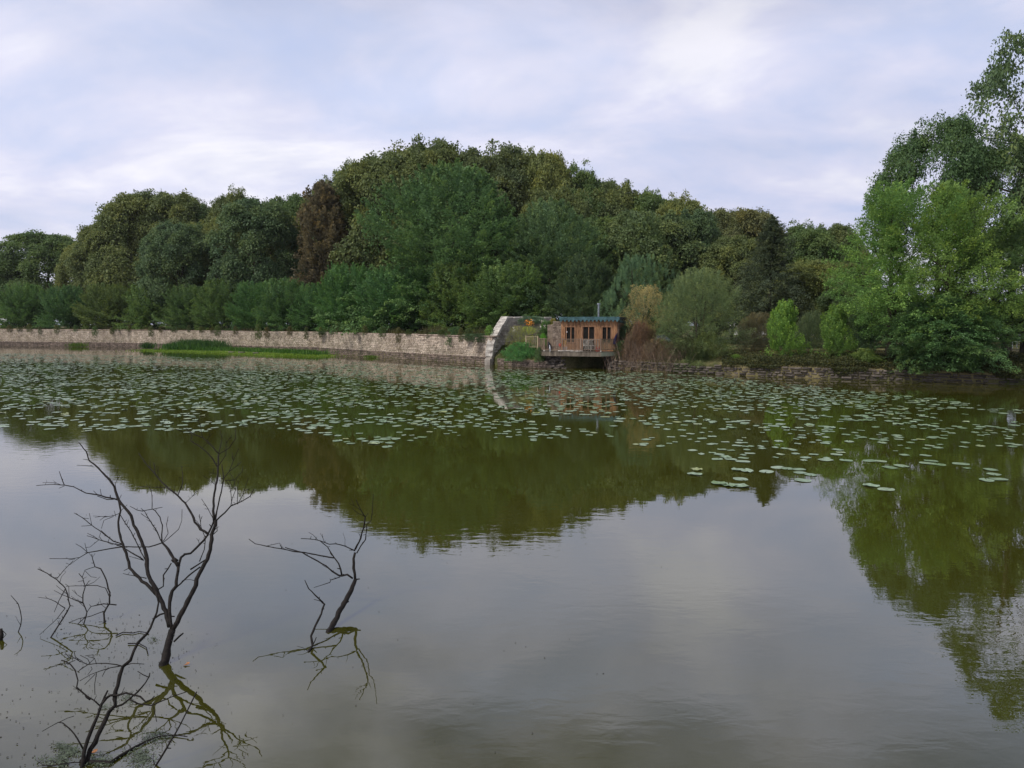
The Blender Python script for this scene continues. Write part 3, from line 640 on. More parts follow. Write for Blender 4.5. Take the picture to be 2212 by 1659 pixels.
# stone pier to the left of the hut
pier = thing('stone_pier', 'rough rendered stone pier against the left side of the wooden hut', 'pier', tuple(HO))
pu0, pu1 = hu(880, .5), -.05
m = MB(); hbox(m, pu0, pu1, .5, 2.6, .6, 3.62); m.build('pier_body', M['pier'], pier)
m = MB(); hbox(m, pu0 - .03, pu1 + .0, .47, 2.63, 3.622, 3.72); m.build('pier_cap', M['pier'], pier)
a0 = HO + HU * pu0 + HV * .49; a1 = HO + HU * pu1 + HV * .49
pp = link('x', None); bpy.data.objects.remove(pp)
st_par = thing('pier_rubble', 'x', 'x'); bpy.data.objects.remove(st_par)
lay(pier, 'pier_chips', [(a0.x - HO.x, a0.y - HO.y), (a1.x - HO.x, a1.y - HO.y)], lambda s: 1.3, lambda s: 3.6, (.16, .36), (.1, .2), M['pier'], 60, depth=.12, proud=.02, seed=17)
lay_sh = None
# second darker return wall between the pier and the garden
m = MB(); b0 = P(c1h(835), 745, 59.4)
gw = thing('garden_wall', 'short brown wall behind the garden rail, left of the stone pier', 'wall', (b0[0], b0[1], 0))
MB().box((.35, .2, 2.3), (.95, .3, 2.3), -.15).build('wall_body', M['pier'], gw)
# ---- deck
deck = thing('concrete_deck', 'stained concrete balcony slab jutting over the water in front of the hut', 'deck')
Lp, Cp, Rp = Vector((2.52, 56.1, 0)), Vector((6.84, 54.72, 0)), Vector((8.2, 55.62, 0))
plan = [Lp, Cp, Rp, Vector((9.0, 58.2, 0)), Vector((2.9, 60.2, 0)), Vector((2.14, 57.4, 0))]
MB().prism([(p.x, p.y) for p in plan], .99, 1.345).build('slab', M['slab'], deck)
def shrink(k): c = Vector((5.6, 57.4, 0)); return [(c + (p - c) * k) for p in plan]
MB().prism([(p.x, p.y) for p in shrink(1.012)], 1.347, 1.375).build('slab_surface', M['slab'], deck)
d = (Rp - Cp).normalized(); nr = Vector((d.y, -d.x, 0)); m = MB(); q = (Cp + Rp) / 2 + nr * .012
m.box((q.x, q.y, 1.17), ((Rp - Cp).length - .02, .016, .30), math.atan2(d.y, d.x)); m.build('painted_edge', M['slabpale'], deck)
r = random.Random(31)
dd = (Cp - Lp).normalized(); nl = Vector((dd.y, -dd.x, 0))
for k in range(6):                                                        # loose flat stones on the edge
    q = Lp + dd * (1.3 + k * .33) + nl * .0; MB().box((0, 0, 0), (.3, .16, .07), jit=.02, rng=r).build('edge_stone', M['coping'], deck, loc=(q.x - nl.x * .09, q.y - nl.y * .09, 1.412), rot=(0, 0, math.atan2(dd.y, dd.x)))
# ---- railing
rail = thing('deck_railing', 'brown wooden balustrade with upright slats round the hut balcony', 'railing')
ZR = 2.33
def rail_run(A, B, posts, nbal, par, zb, zt, m_rail, m_bal, wob=0.0, seed=1, foot=True, th=.034, za=None, zbt=None):
    r = random.Random(seed); d = (B - A); ln = d.length; d = d.normalized(); a = math.atan2(d.y, d.x)
    for zc, hh, nm, ww in ((zt, .045, 'top_rail', .085), (zb + .13, .05, 'bottom_rail', .04)):
        c = (A + B) / 2; MB().box((c.x, c.y, zc), (ln, ww, hh), a).build(nm, m_rail, par)
    for s_ in posts:
        q = A + d * s_; MB().box((q.x, q.y, (zb + zt) / 2 + .02), (.085, .09, zt - zb + .12), a).build('post', m_rail, par)
        if foot: MB().box((q.x, q.y, zb + .03), (.11, .115, .10), a).build('post_foot', M['coping'], par)
    for k in range(nbal):
        s_ = ln * (k + .5) / nbal
        if min(abs(s_ - p) for p in posts) < .05: continue
        q = A + d * (s_ + r.uniform(-.012, .012)); t = th * r.uniform(.75, 1.3)
        if wob:
            pts = [(q.x + d.x * r.uniform(-wob, wob), q.y + d.y * r.uniform(-wob, wob) , zb + .13 + (zt - zb - .15) * i / 4) for i in range(5)]
            MB().tube(pts, [t * .75] * 5, 5).build('baluster', m_bal, par)
        else: MB().box((q.x, q.y, (zb + .1 + zt) / 2), (t, .022, zt - zb - .13), a).build('baluster', m_bal, par)
L2, C2, R2 = Lp + HV * .09, Cp + HV * .1 - HU * .02, Rp + HV * .06 - HU * .06
frontlen = (C2 - L2).length; pf = [0.0, frontlen * .32, frontlen * .655]
Mid = L2 + (C2 - L2) * .655
rail_run(L2, Mid, [0.0, frontlen * .325, frontlen * .65], 30, rail, 1.38, ZR, M['railwood'], M['railwood'], seed=3)
rail_run(Mid, C2, [(C2 - Mid).length], 14, rail, 1.38, ZR, M['railwood'], M['greywood'], wob=.022, seed=4)
rail_run(C2, R2, [(R2 - C2).length], 17, rail, 1.38, ZR, M['railwood'], M['palewood'], seed=5)
B2 = Vector((2.2, 57.3, 0)); rail_run(B2, L2, [0.0], 9, rail, 1.38, ZR, M['railwood'], M['railwood'], seed=6, foot=False)
# garden rail further back on the left, with a sloping hand rail
cg = lambda x, y, Y: Vector(P(*cs(x, y), Y))
gr = thing('garden_rail', 'pale yellowish garden rail with a sloping handrail, left of the hut deck', 'railing')
A, B = cg(1195, 800, 58.6), cg(1500, 790, 57.9)
A.z = B.z = 0
rail_run(A, B, [0.0, (B - A).length], 8, gr, 1.5, 2.47, M['palewood'], M['palewood'], seed=8, foot=False)
Cc = cg(1610, 580, 61.0); q0 = cg(1205, 690, 58.6)
MB().tube([q0, Cc], .045, 5).build('handrail', M['palewood'], gr)
MB().box((Cc.x, Cc.y, Cc.z - .45), (.08, .08, 1.0), 0).build('post', M['palewood'], gr)
for k in range(1, 7):
    q = q0.lerp(Cc, k / 7); MB().box((q.x, q.y, q.z - .42), (.03, .03, .8), 0).build('baluster', M['palewood'], gr)
# ---- things on the deck
def dk(cx_, off, z=1.38):
    u_ = hu(cx_, off); q = HO + HU * u_ + HV * off; return (q.x, q.y, z)
m = MB(); o = thing('red_bucket', 'red plastic tub standing behind the slats near the deck corner', 'bucket', dk(1381, -.95))
m.tube([(0, 0, .0), (0, 0, .06), (0, 0, .30)], [.16, .17, .21], 12).build('tub', M['red'], o)
m = MB(); m.tube([(-.19, 0, .28), (-.12, 0, .36), (0, 0, .39), (.12, 0, .36), (.19, 0, .28)], .014, 5).build('handle', M['red'], o)
def folded_parasol():
    p = dk(1583, -.1); o = thing('folded_parasol', 'dark navy folded parasol leaning beside the right hut corner', 'parasol', p)
    MB().tube([(-.1, 0, 0), (0, 0, .9), (.12, 0, 1.5)], .02, 6).build('pole', M['railwood'], o)
    MB().tube([(-.12, -.02, .55), (-.08, -.02, .9), (.0, -.02, 1.2), (.12, -.02, 1.46)], [.13, .12, .08, .02], 9).build('canopy', M['navy'], o)
folded_parasol()
def deck_chair(cx_, off, label):
    o = thing('garden_chair', label, 'chair', dk(cx_, off), r.uniform(-.6, .6), 'white chairs on the hut deck'); s = .45
    MB().box((0, 0, .43), (s, s, .035)).build('seat', M['coping'], o); bk = MB().box((0, .21, .86), (s, .03, .05)).build('backrest', M['coping'], o)
    for q in (-.16, -.05, .06, .17): MB().box((q, .21, .64), (.035, .02, .4)).build('slat', M['coping'], bk)
    for a in (-1, 1):
        for b_ in (-1, 1): MB().tube([(a * .2, b_ * .2, .41), (a * .23, b_ * .23, 0)], .02, 5).build('leg', M['coping'], o)
deck_chair(1255, -.62, 'white garden chair behind the silvery slats in front of the hut door')
deck_chair(1315, -.55, 'white garden chair between the hut door and the red tub')
def boxy(cx_, off, w_, h, m_, label, cat, nm, z=1.38):
    b = MB(); b.tube([(0, 0, 0), (0, 0, h * .9), (0, 0, h)], [w_ * .42, w_ * .5, w_ * .46], 10); o = b.build(nm, M[m_], loc=dk(cx_, off, z)); tag(o, label, cat)
boxy(1003, -1.0, .15, .34, 'white', 'white flower pot behind the rail, left of a pair by the second post', 'pot', 'flower_pot')
boxy(1027, -1.0, .15, .33, 'white', 'white flower pot behind the rail, right of a pair by the second post', 'pot', 'flower_pot')
def hanging(cx_, z0, z1, w_, m_, label, cat, nm, th=.05):
    p = dk(cx_, -1.12); b = MB(); b.tube([(0, 0, z0), (.01, 0, (z0 + z1) / 2), (0, 0, z1)], [w_ * .3, w_ * .5, w_ * .42], 7)
    o = b.build(nm, M[m_], loc=(p[0], p[1], 0)); tag(o, label, cat)
hanging(995, 1.75, 2.25, .09, 'yellow', 'orange-yellow cloth hanging on the deck rail, left one of two', 'cloth', 'hanging_cloth')
hanging(1018, 1.85, 2.26, .14, 'yellow', 'orange-yellow cloth hanging on the deck rail, right one of two', 'cloth', 'hanging_cloth')
hanging(922, 1.55, 2.22, .09, 'white', 'white buoy hanging behind the deck rail, left one of two', 'buoy', 'buoy')
hanging(938, 1.55, 2.22, .08, 'coping', 'dull white buoy hanging behind the deck rail, right one of two', 'buoy', 'buoy')
hanging(957, 1.68, 1.98, .22, 'red', 'dark red ball behind the deck rail beside the white buoys', 'ball', 'ball')
o = thing('heron_ornament', 'black and white bird ornament by the left end of the deck rail', 'ornament', dk(838, -1.38))
MB().tube([(0, 0, .05), (.0, 0, .35), (-.03, 0, .55), (-.06, 0, .72)], [.03, .10, .09, .04], 8).build('body', M['black'], o)
MB().tube([(.05, -.06, -.05), (.04, -.09, .25), (.01, -.1, .48)], [.02, .05, .03], 6).build('white_breast', M['white'], o)
MB().tube([(.12, 0, .15), (.1, 0, .4), (.04, 0, .6)], [.02, .05, .03], 6).build('wing', M['black'], o)
# rubble either side of the dark opening under the deck
def pile(name, label, spots, seed):
    o = thing(name, label, 'rubble'); r = random.Random(seed); pool = [mesh_np('stone', v, f, M['bankstone']) for v, f in STONE_RAW]
    for x, y, z, s_ in spots:
        link('stone', pool[r.randrange(14)], o, (x, y, z), (r.uniform(-.25, .25), r.uniform(-.25, .25), r.uniform(-.5, .5)), (s_ * r.uniform(.9, 1.4), s_, s_ * r.uniform(.45, .7)))
r = random.Random(77); sp = []
for k in range(70):
    u_ = r.random(); z = r.uniform(-.05, .9); sp.append((2.7 + 1.35 * u_ + .15 * (1 - z), 56.75 - .9 * u_ + r.uniform(0, .5) + z * .2, z, r.uniform(.18, .34)))
pile('rubble_abutment', 'heap of dark stones carrying the left end of the hut deck', sp, 3); sp = []
for k in range(95):
    u_ = r.random(); z = r.uniform(-.05, .75 * (1 - .3 * u_)); sp.append((7.6 + 1.7 * u_, 55.2 - 1.35 * u_ + r.uniform(0, .5) + z * .3, z, r.uniform(.18, .36)))
pile('rubble_abutment', 'loose stones below the right end of the hut deck at the water edge', sp, 4)
core([(4.3, 59.9), (7.95, 59.2), (8.3, 58.0)], lambda s: -.4, lambda s: .97, .3, .1, M['bankstone'], 'added_back_wall', deck, 12)  # back wall added to make the opening under the deck look dark
# low masonry footing between the ramp wall and the deck
fw_ = thing('shore_footing', 'low brown masonry footing at the water line below the green juniper', 'wall')
FP = [(-1.2, 60.6), (-.5, 60.1), (1.9, 57.3), (3.0, 56.7)]
core(FP, lambda s: -.4, lambda s: .5, .5, -.03, M['wetstone'], 'footing_core', fw_, 20)
lay(fw_, 'stones', FP, lambda s: -.12, lambda s: .55, (.25, .6), (.12, .22), M['wetstone'], 120, proud=.05, seed=19)
# ================================================================== LILY PADS
def pad_shape(seed, n=14, ruffle=.0):
    r = random.Random(seed); v = [(0, 0, .004)]; not_ = .22
    for k in range(n):
        a = not_ / 2 + (2 * math.pi - not_) * k / (n - 1); rr = .5 * (1 + .05 * math.sin(2 * a + seed) + r.uniform(-.03, .03)); v.append((rr * math.cos(a) * 1.06, rr * math.sin(a) * .94, .006 + ruffle * r.uniform(0, 1) + .004 * math.sin(a * 3 + seed)))
    v[1] = (v[1][0] * 1.02, v[1][1], v[1][2]); return np.array(v), [(0, k, k + 1) for k in range(1, n)]
PADS = [pad_shape(s, ruffle=(0 if s < 9 else .035)) for s in range(12)]
PMESH = [mesh_np('lily_pad', v, f, M['pad']) for v, f in PADS]
r = random.Random(101); used = {}
def free(x, y, d):
    i, j = int(x // .5), int(y // .5)
    for a in (-1, 0, 1):
        for b_ in (-1, 0, 1):
            for q in used.get((i + a, j + b_), ()):
                if (q[0] - x) ** 2 + (q[1] - y) ** 2 < d * d: return False
    used.setdefault((i, j), []).append((x, y)); return True
def pad_at(x, y, size, label, group=None, var=None, z=None):
    o = link('lily_pad', PMESH[r.randrange(9) if var is None else var], None, (x, y, r.uniform(.002, .009) if z is None else z), (r.uniform(-.012, .012), r.uniform(-.012, .012), r.uniform(0, 6.28)), (size * .82, size * .82, 1))
    return tag(o, label, 'lily pad', group)
c5 = lambda x, y: S(2600 + x / 1.784, 1500 + y / 1.784); c7 = lambda x, y: S(x / 1.1642, 1300 + y / 1.1642)
HAND = [(c5(172, 562), .42, 10, 'ruffled pale pad, left end of the nearest cluster right of centre'), (c5(240, 572), .44, 11, 'ruffled pale pad in the middle of the nearest cluster right of centre'),
        (c5(315, 578), .44, 10, 'ruffled pale pad, right end of the nearest cluster right of centre'), (c5(315, 530), .44, 2, 'single flat pad just behind the nearest ruffled cluster'),
        (c5(300, 470), .40, 9, 'crumpled pad with upturned rim, two rows behind the ruffled cluster'), (c5(360, 478), .38, 10, 'crumpled yellowish pad beside another crumpled one, behind the ruffled cluster'),
        (c5(490, 480), .44, 3, 'yellow-green pad half under water between two crumpled groups'), (c5(733, 540), .44, 4, 'round pad lying alone at the edge of the mirrored sky'),
        (c5(715, 488), .36, 1, 'left pad of an overlapping pair above the mirrored sky'), (c5(785, 502), .36, 5, 'right pad of an overlapping pair above the mirrored sky'),
        (c5(565, 452), .42, 6, 'left pad of a row of three behind the mirrored sky'), (c5(630, 460), .38, 7, 'middle pad of a row of three behind the mirrored sky'), (c5(705, 466), .38, 8, 'right pad of a row of three behind the mirrored sky'),
        (c5(1190, 577), .40, 9, 'yellowish pad, left half of a drowned pair before the tree reflection'), (c5(1290, 600), .40, 3, 'yellowish pad, right half of a drowned pair before the tree reflection'),
        (c5(1315, 452), .42, 2, 'left pad of two overlapping ones in front of a bright gap in the tree reflection'), (c5(1392, 443), .42, 0, 'right pad of two overlapping ones in front of a bright gap in the tree reflection'),
        (c5(1962, 538), .40, 1, 'nearest pad at far right, left of a touching pair'), (c5(2042, 532), .42, 2, 'nearest pad at far right, right of a touching pair'),
        (c5(1990, 468), .38, 3, 'pad at far right, uppermost of four near the edge'), (c5(2010, 498), .38, 4, 'pad at far right between the uppermost one and the touching pair'),
        (c5(1560, 424), .42, 5, 'left pad of a long group of three on dark water at right'), (c5(1640, 432), .42, 6, 'right pad of a long group of three on dark water at right'), (c5(1590, 408), .38, 7, 'rear pad of a long group of three on dark water at right'),
        (c5(1790, 428), .46, 8, 'wide pad lying alone on dark water at right'), (c5(1830, 458), .22, 3, 'small yellow pad in front of a wide lone pad at right'),
        (c5(20, 468), .36, 10, 'crumpled pad with upturned edge, left of the crumpled pair'), (c5(10, 500), .40, 9, 'ruffled pad with a submerged stem, left of the nearest cluster'),
        (c5(330, 412), .42, 2, 'flat pad in front of a heap of three pads'), (c5(160, 396), .36, 3, 'left pad of a heap of three'), (c5(215, 385), .38, 9, 'top pad of a heap of three'), (c5(250, 398), .36, 1, 'right pad of a heap of three'),
        (c5(885, 402), .46, 2, 'long flat pad beneath a bright streak of mirrored sky'), (c5(1022, 405), .40, 6, 'flat pad right of a long one beneath the bright streak'), (c5(1180, 408), .42, 7, 'left pad of a touching pair right of the bright streak'), (c5(1250, 410), .38, 4, 'right pad of a touching pair right of the bright streak'),
        (c7(1632, 425), .42, 9, 'nearest pad in the middle of the pond, left of three'), (c7(1703, 421), .36, 2, 'nearest pad in the middle of the pond, upper right of three'), (c7(1690, 437), .40, 3, 'nearest pad in the middle of the pond, lower right of three'),
        (c7(700, 361), .46, 5, 'left pad of a pair alone off the raft edge, left of the dead tree top'), (c7(735, 365), .36, 1, 'right pad of a pair alone off the raft edge, left of the dead tree top'),
        (c7(825, 374), .44, 6, 'left pad of three under the tip of the dead tree'), (c7(865, 366), .46, 7, 'middle pad of three under the tip of the dead tree'), (c7(890, 370), .36, 8, 'right pad of three under the tip of the dead tree'),
        (c7(218, 360), .40, 2, 'nearest pad at far left with a bud on it'), (c7(530, 356), .36, 3, 'small pad off the raft edge left of centre'), (c7(1010, 352), .40, 0, 'lone pad just off the raft edge, right of the dead tree tip')]
for (x, y), s_, vr, lb in HAND:
    g = G(x, y); free(g[0], g[1], .05); pad_at(g[0], g[1], s_, lb, var=vr)
RAFT = [(-80, 922), (60, 930), (230, 934), (420, 930), (560, 926), (700, 938), (730, 958), (850, 962), (930, 944), (1040, 946), (1130, 958), (1260, 945), (1340, 958), (1480, 975), (1560, 990), (1680, 1003), (1760, 1000), (1850, 982), (2000, 985), (2120, 970), (2300, 960),
        (2340, 896), (2206, 886), (1990, 858), (1781, 838), (1640, 822), (1499, 811), (1360, 804), (1200, 801), (1090, 798), (960, 790), (820, 785), (700, 779), (560, 776), (420, 773), (300, 768), (180, 766), (60, 764), (-80, 762)]
def inside(x, y, poly):
    c = False; n = len(poly)
    for i in range(n):
        x1, y1 = poly[i]; x2, y2 = poly[(i + 1) % n]
        if (y1 > y) != (y2 > y) and x < (x2 - x1) * (y - y1) / (y2 - y1) + x1: c = not c
    return c
from mathutils import noise as mn
def proj(x, y, z=0):
    d = np.array([x, y, z - CH]); k = d @ fw; return CX + F * d[0] / k, CY - F * (d @ up_) / k
cand = []; tries = 0
while tries < 90000 and len(cand) < 7800:
    tries += 1; D = math.sqrt(r.uniform(18 ** 2, 92 ** 2)); x = r.uniform(-.78, .80) * D; px, py = proj(x, D)
    if not inside(px, py, RAFT): continue
    nz = mn.fractal(Vector((x * .35, D * .35, 3.3)), 1, 2, 4) ; nz2 = mn.noise(Vector((x * .09, D * .09, 8.1)))
    if D < 27: nz = nz * 1.6 - .06
    dens = .62 + .9 * nz + .5 * nz2
    if px < 1000 and D > 50: dens *= .9
    if D > 30: dens += .14
    if py > 930 and px > 1400: dens *= .62
    if 830 < px < 1080 and D > 45: dens *= .7
    if r.random() > dens: continue
    s_ = r.uniform(.23, .38) if r.random() > .25 else r.uniform(.14, .25)
    if free(x, D, .31 + .1 * r.random() if r.random() > .32 else .15): cand.append((x, D, s_))
cand.sort(key=lambda q: q[2] and q[1])
def zone(x, y):  # which stretch of the raft
    px, py = proj(x, y)
    if px < 560: return 'pale green lily pad on the open raft edge at left, beyond the dead tree'
    if px < 1000: return 'pale green lily pad on the front edge of the raft left of mid-pond'
    if px < 1500: return 'pale green lily pad in the raft in front of the hut reflection'
    return 'pale green lily pad scattered on dark water near the right-hand trees'
V, Fc, LV = [], [], []
for i, (x, y, s_) in enumerate(cand):
    if i < 300 - len(HAND): lb = zone(x, y); pad_at(x, y, s_, lb, 'lily pads: ' + lb[20:])
    else:
        pv, pf_ = PADS[r.randrange(12)]; a = r.uniform(0, 6.28); ca, sa = math.cos(a), math.sin(a); b0 = len(V); zt = r.uniform(.002, .01); tx, ty = r.uniform(-.012, .012), r.uniform(-.012, .012)
        for q in pv: X, Y = (q[0] * ca - q[1] * sa) * s_, (q[0] * sa + q[1] * ca) * s_; V.append((x + X, y + Y, max(.003, q[2] + zt + X * tx + Y * ty)))
        Fc += [tuple(k + b0 for k in t) for t in pf_]; LV += [r.random()] * len(pf_)
tag(link('lily_pad_raft', mesh_np('lily_pad_raft', V, np.array(Fc), M['pad'], LV)), kind='stuff')

# ================================================================== DEAD TREES IN THE WATER
c1 = lambda x, y: S(100 + x / 1.659, 1560 + y / 1.659)
c2 = lambda x, y: S(x / 2.127, 2100 + y / 2.127)
c3 = lambda x, y: S(880 + x / 1.693, 1800 + y / 1.693)
def pk(px, Y0, k):
    d = ray(*px); t = (Y0 + k * CH) / (d[1] - k * d[2]); return Vector((d[0] * t, d[1] * t, CH + d[2] * t))
def dead(name, label, cf, sc, Y0, k, br, seed, base, parts=('trunk', 'branch'), depth=None, cat='dead tree', below=True):
    r = random.Random(seed); root = thing(name, label, cat, (base[0], base[1], 0)); off = Vector((base[0], base[1], 0))
    for bi, (pts, w0, w1, kk) in enumerate(br):
        P3 = []; n = len(pts); W_ = []
        for i, (x, y) in enumerate(pts):
            t = i / max(1, n - 1); kx = k + (kk - k) * t if kk is not None else k
            p = pk(cf(x, y), Y0, kx) if depth is None else Vector(P(*cf(x, y), depth(y, kk)))
            P3.append(p); W_.append(max(.0027, .92 * (w0 + (w1 - w0) * t) / sc / 1.736 * p.y / F / 2))
        if below and bi == 0: P3.insert(0, P3[0] + (P3[0] - P3[1]).normalized() * .35 + Vector((0, 0, -.25))); W_.insert(0, W_[0] * 1.15)
        # finer, slightly knotty line
        q, wq = [], []
        for i in range(len(P3) - 1):
            seg = (P3[i + 1] - P3[i]).length; m_ = max(1, min(5, int(seg / .05)))
            for j in range(m_):
                t = j / m_; p = P3[i].lerp(P3[i + 1], t); a = W_[i] + (W_[i + 1] - W_[i]) * t
                if j: p = p + Vector([r.uniform(-1, 1) for _ in range(3)]) * min(.008, a * .5)
                q.append(p); wq.append(a * r.uniform(.88, 1.14))
        q.append(P3[-1]); wq.append(W_[-1])
        b = MB(); b.tube([p - off for p in q], wq, 7 if wq[0] > .01 else 5)
        if wq[0] < .014 and len(q) > 3:                                    # little spurs and buds
            for j in range(1, len(q) - 1):
                if r.random() < .42:
                    d = Vector((r.uniform(-1, 1), r.uniform(-.6, .6), r.uniform(-.2, 1))).normalized() * r.uniform(.012, .045); b.tube([q[j] - off, q[j] - off + d], [wq[j] * .7, wq[j] * .45], 4)
        if wq[0] < .02 and len(q) > 4:                                     # fine forked side twigs
            for j in range(2, len(q) - 1):
                if r.random() < .16:
                    ax = (q[j + 1] - q[j - 1]).normalized(); d = (ax * r.uniform(.2, .9) + Vector((r.uniform(-1, 1), r.uniform(-.5, .5), r.uniform(-.35, .9)))).normalized(); ln = r.uniform(.06, .2)
                    e1 = q[j] - off + d * ln * .5; d2 = (d + Vector((r.uniform(-.5, .5), 0, r.uniform(-.3, .5)))).normalized(); b.tube([q[j] - off, e1, e1 + d2 * ln * .5], [.0034, .0027, .002], 4)
                    if r.random() < .6: d3 = (d + Vector((r.uniform(-.9, .9), 0, r.uniform(-.4, .8)))).normalized(); b.tube([e1, e1 + d3 * ln * .4], [.0026, .002], 4)
        b.build(parts[0] if bi == 0 else parts[1], M['wet_bark'], root, smooth=True)
    return root
T1 = [([(850,1545),(870,1480),(885,1400),(905,1330)],58,48,None),
 ([(905,1335),(940,1280),(985,1190),(1035,1090),(1075,980),(1125,890),(1145,800),(1150,735),(1172,680),(1175,650)],36,20,None),
 ([(1165,650),(1160,590),(1168,480),(1185,400),(1190,330),(1195,235)],17,10,None),
 ([(1195,235),(1140,175),(1095,135),(1040,115),(975,65)],9,4,None),([(1190,320),(1160,270),(1115,220),(1065,180),(1020,155),(1030,125),(1015,100)],9,4,None),
 ([(1095,135),(1085,90),(1080,45)],5,3,None),([(1195,235),(1215,140),(1203,90)],6,3,None),([(1200,235),(1260,200),(1300,140),(1300,75)],7,4,.7),
 ([(1195,310),(1240,240),(1240,150)],6,3,.8),([(1175,645),(1190,560),(1215,450),(1225,390),(1215,300)],12,5,.85),([(1225,390),(1260,345),(1310,310),(1335,285)],6,4,.85),
 ([(1235,400),(1290,400),(1340,350),(1345,310)],5,3,.9),([(1260,345),(1285,280),(1320,200)],5,3,.8),([(1280,270),(1278,225)],3,2.5,.8),([(1275,545),(1270,470),(1255,420),(1235,400)],5,4,.7),
 ([(1175,655),(1235,600),(1270,560),(1340,530),(1390,500),(1413,455)],12,5,.6),([(1270,555),(1280,510),(1300,460),(1290,400),(1265,355)],5,3,.8),([(1312,548),(1345,490),(1378,385)],5,3,.8),([(1310,548),(1312,470),(1316,400)],5,3,.9),
 ([(1130,735),(1080,705),(1045,660),(1015,590),(985,540),(940,495),(880,450),(830,400),(790,350),(745,300),(697,232)],18,5,.9),
 ([(940,495),(970,420),(972,370),(963,310)],7,3,.9),([(865,443),(790,443),(700,440)],6,3,.9),([(800,362),(795,320),(790,290)],6,4,.9),([(768,325),(767,280)],4,3,.9),([(985,545),(1030,500),(1060,465)],4,2.5,.9),
 ([(945,930),(960,880),(985,860),(1020,855),(1075,800),(1120,750),(1150,690),(1165,650)],18,11,None),
 ([(905,1330),(890,1250),(890,1160),(905,1090),(930,1060),(935,1000),(945,930)],27,20,None),
 ([(945,935),(920,900),(895,855),(865,810),(845,790)],26,13,None),([(905,905),(925,890),(940,900)],26,14,None),
 ([(845,790),(840,740),(845,680),(830,630),(800,590),(780,578),(780,500),(775,460),(745,425)],9,3,None),([(785,580),(830,570),(845,568)],5,3,None),([(780,580),(720,592),(685,585),(643,562)],6,4,None),
 ([(845,790),(800,700),(760,640),(735,595),(712,575)],8,4,None),([(845,790),(900,745),(945,705),(965,650),(967,580)],6,3,None),([(850,780),(880,730),(870,680),(880,625)],5,3,None),
 ([(840,790),(760,815),(700,815),(600,812),(560,805)],8,7,None),([(930,1065),(980,1020),(1030,975),(1080,938)],12,10,None),([(1018,955),(1065,925),(1110,895)],13,9,None),
 ([(915,1405),(950,1370),(975,1350)],14,11,None),([(885,1245),(920,1247)],10,9,None),([(1075,905),(1105,830),(1112,760),(1085,690),(1075,612)],8,4,.8),([(1150,745),(1185,715),(1185,650)],7,5,.75),([(1165,650),(1130,580),(1088,515)],6,3,.8),
 ([(890,1310),(870,1220),(830,1140),(805,1080),(770,1020),(750,950),(745,870),(735,830),(715,780),(690,720),(665,680),(650,620),(610,570),(570,520),(545,440),(510,390),(460,340),(420,300),(390,280),(370,220),(325,165)],34,6,None),
 ([(415,312),(360,308),(312,306)],5,3,None),([(395,275),(350,268)],5,3,None),
 ([(575,525),(520,510),(440,490),(370,480),(290,440),(235,430),(170,425),(60,433)],11,4,None),([(235,430),(215,380),(203,345)],6,4,None),([(215,430),(180,415),(100,415)],4,3,None),([(235,435),(200,450)],4,3,None),([(440,490),(415,465)],5,3,None),([(465,495),(458,455)],4,3,None),
 ([(565,500),(550,420),(580,370)],5,3,None),([(540,440),(500,370)],4,3,None),([(560,515),(500,520),(440,498)],7,5,None),([(575,520),(590,490)],4,3,None),
 ([(805,1110),(760,1060),(700,1005),(640,945),(625,880),(600,800),(575,720),(570,660),(585,590),(572,525)],24,10,None),
 ([(640,945),(605,962)],5,4,None),([(745,1010),(690,1000),(600,980)],7,4,None),([(740,900),(690,800),(650,720),(610,660),(580,610)],8,5,None),
 ([(600,800),(540,780),(470,725),(405,680),(350,635),(295,603)],9,4,None),([(405,680),(390,605)],4,3,None),([(405,680),(340,685)],4,3,None),([(460,725),(450,760)],4,3,None),
 ([(600,800),(560,800),(450,770),(410,755),(375,745)],8,4,None),([(450,770),(395,738),(378,730)],4,3,None),
 ([(725,895),(650,850),(590,815),(520,825),(440,840),(380,850),(330,880),(280,888),(142,887)],10,4,None),([(380,850),(340,815),(305,795)],5,3,None),([(330,880),(270,925),(245,915)],4,3,None),([(300,890),(260,895)],4,3,None),([(450,770),(395,815),(365,820)],4,3,None),([(375,840),(362,790)],4,3,None),
 ([(580,605),(540,620),(480,630),(455,650)],5,3,None),([(540,625),(480,650),(465,700)],4,2.5,None),([(730,900),(680,885),(637,872)],5,3,None),([(555,625),(545,590)],4,3,None),
 ([(815,1080),(850,1060),(850,990),(880,950),(900,915)],11,8,None),([(785,1265),(830,1235),(870,1225)],14,10,None),([(565,790),(530,800),(490,780)],3,2,None)]
b1 = G(*c1(850, 1545)); dead('dead_tree', 'tall bare dead tree rising from the near water at left, its crown reaching the pads', c1, 1.659, b1[1], .75, T1, 1, b1)
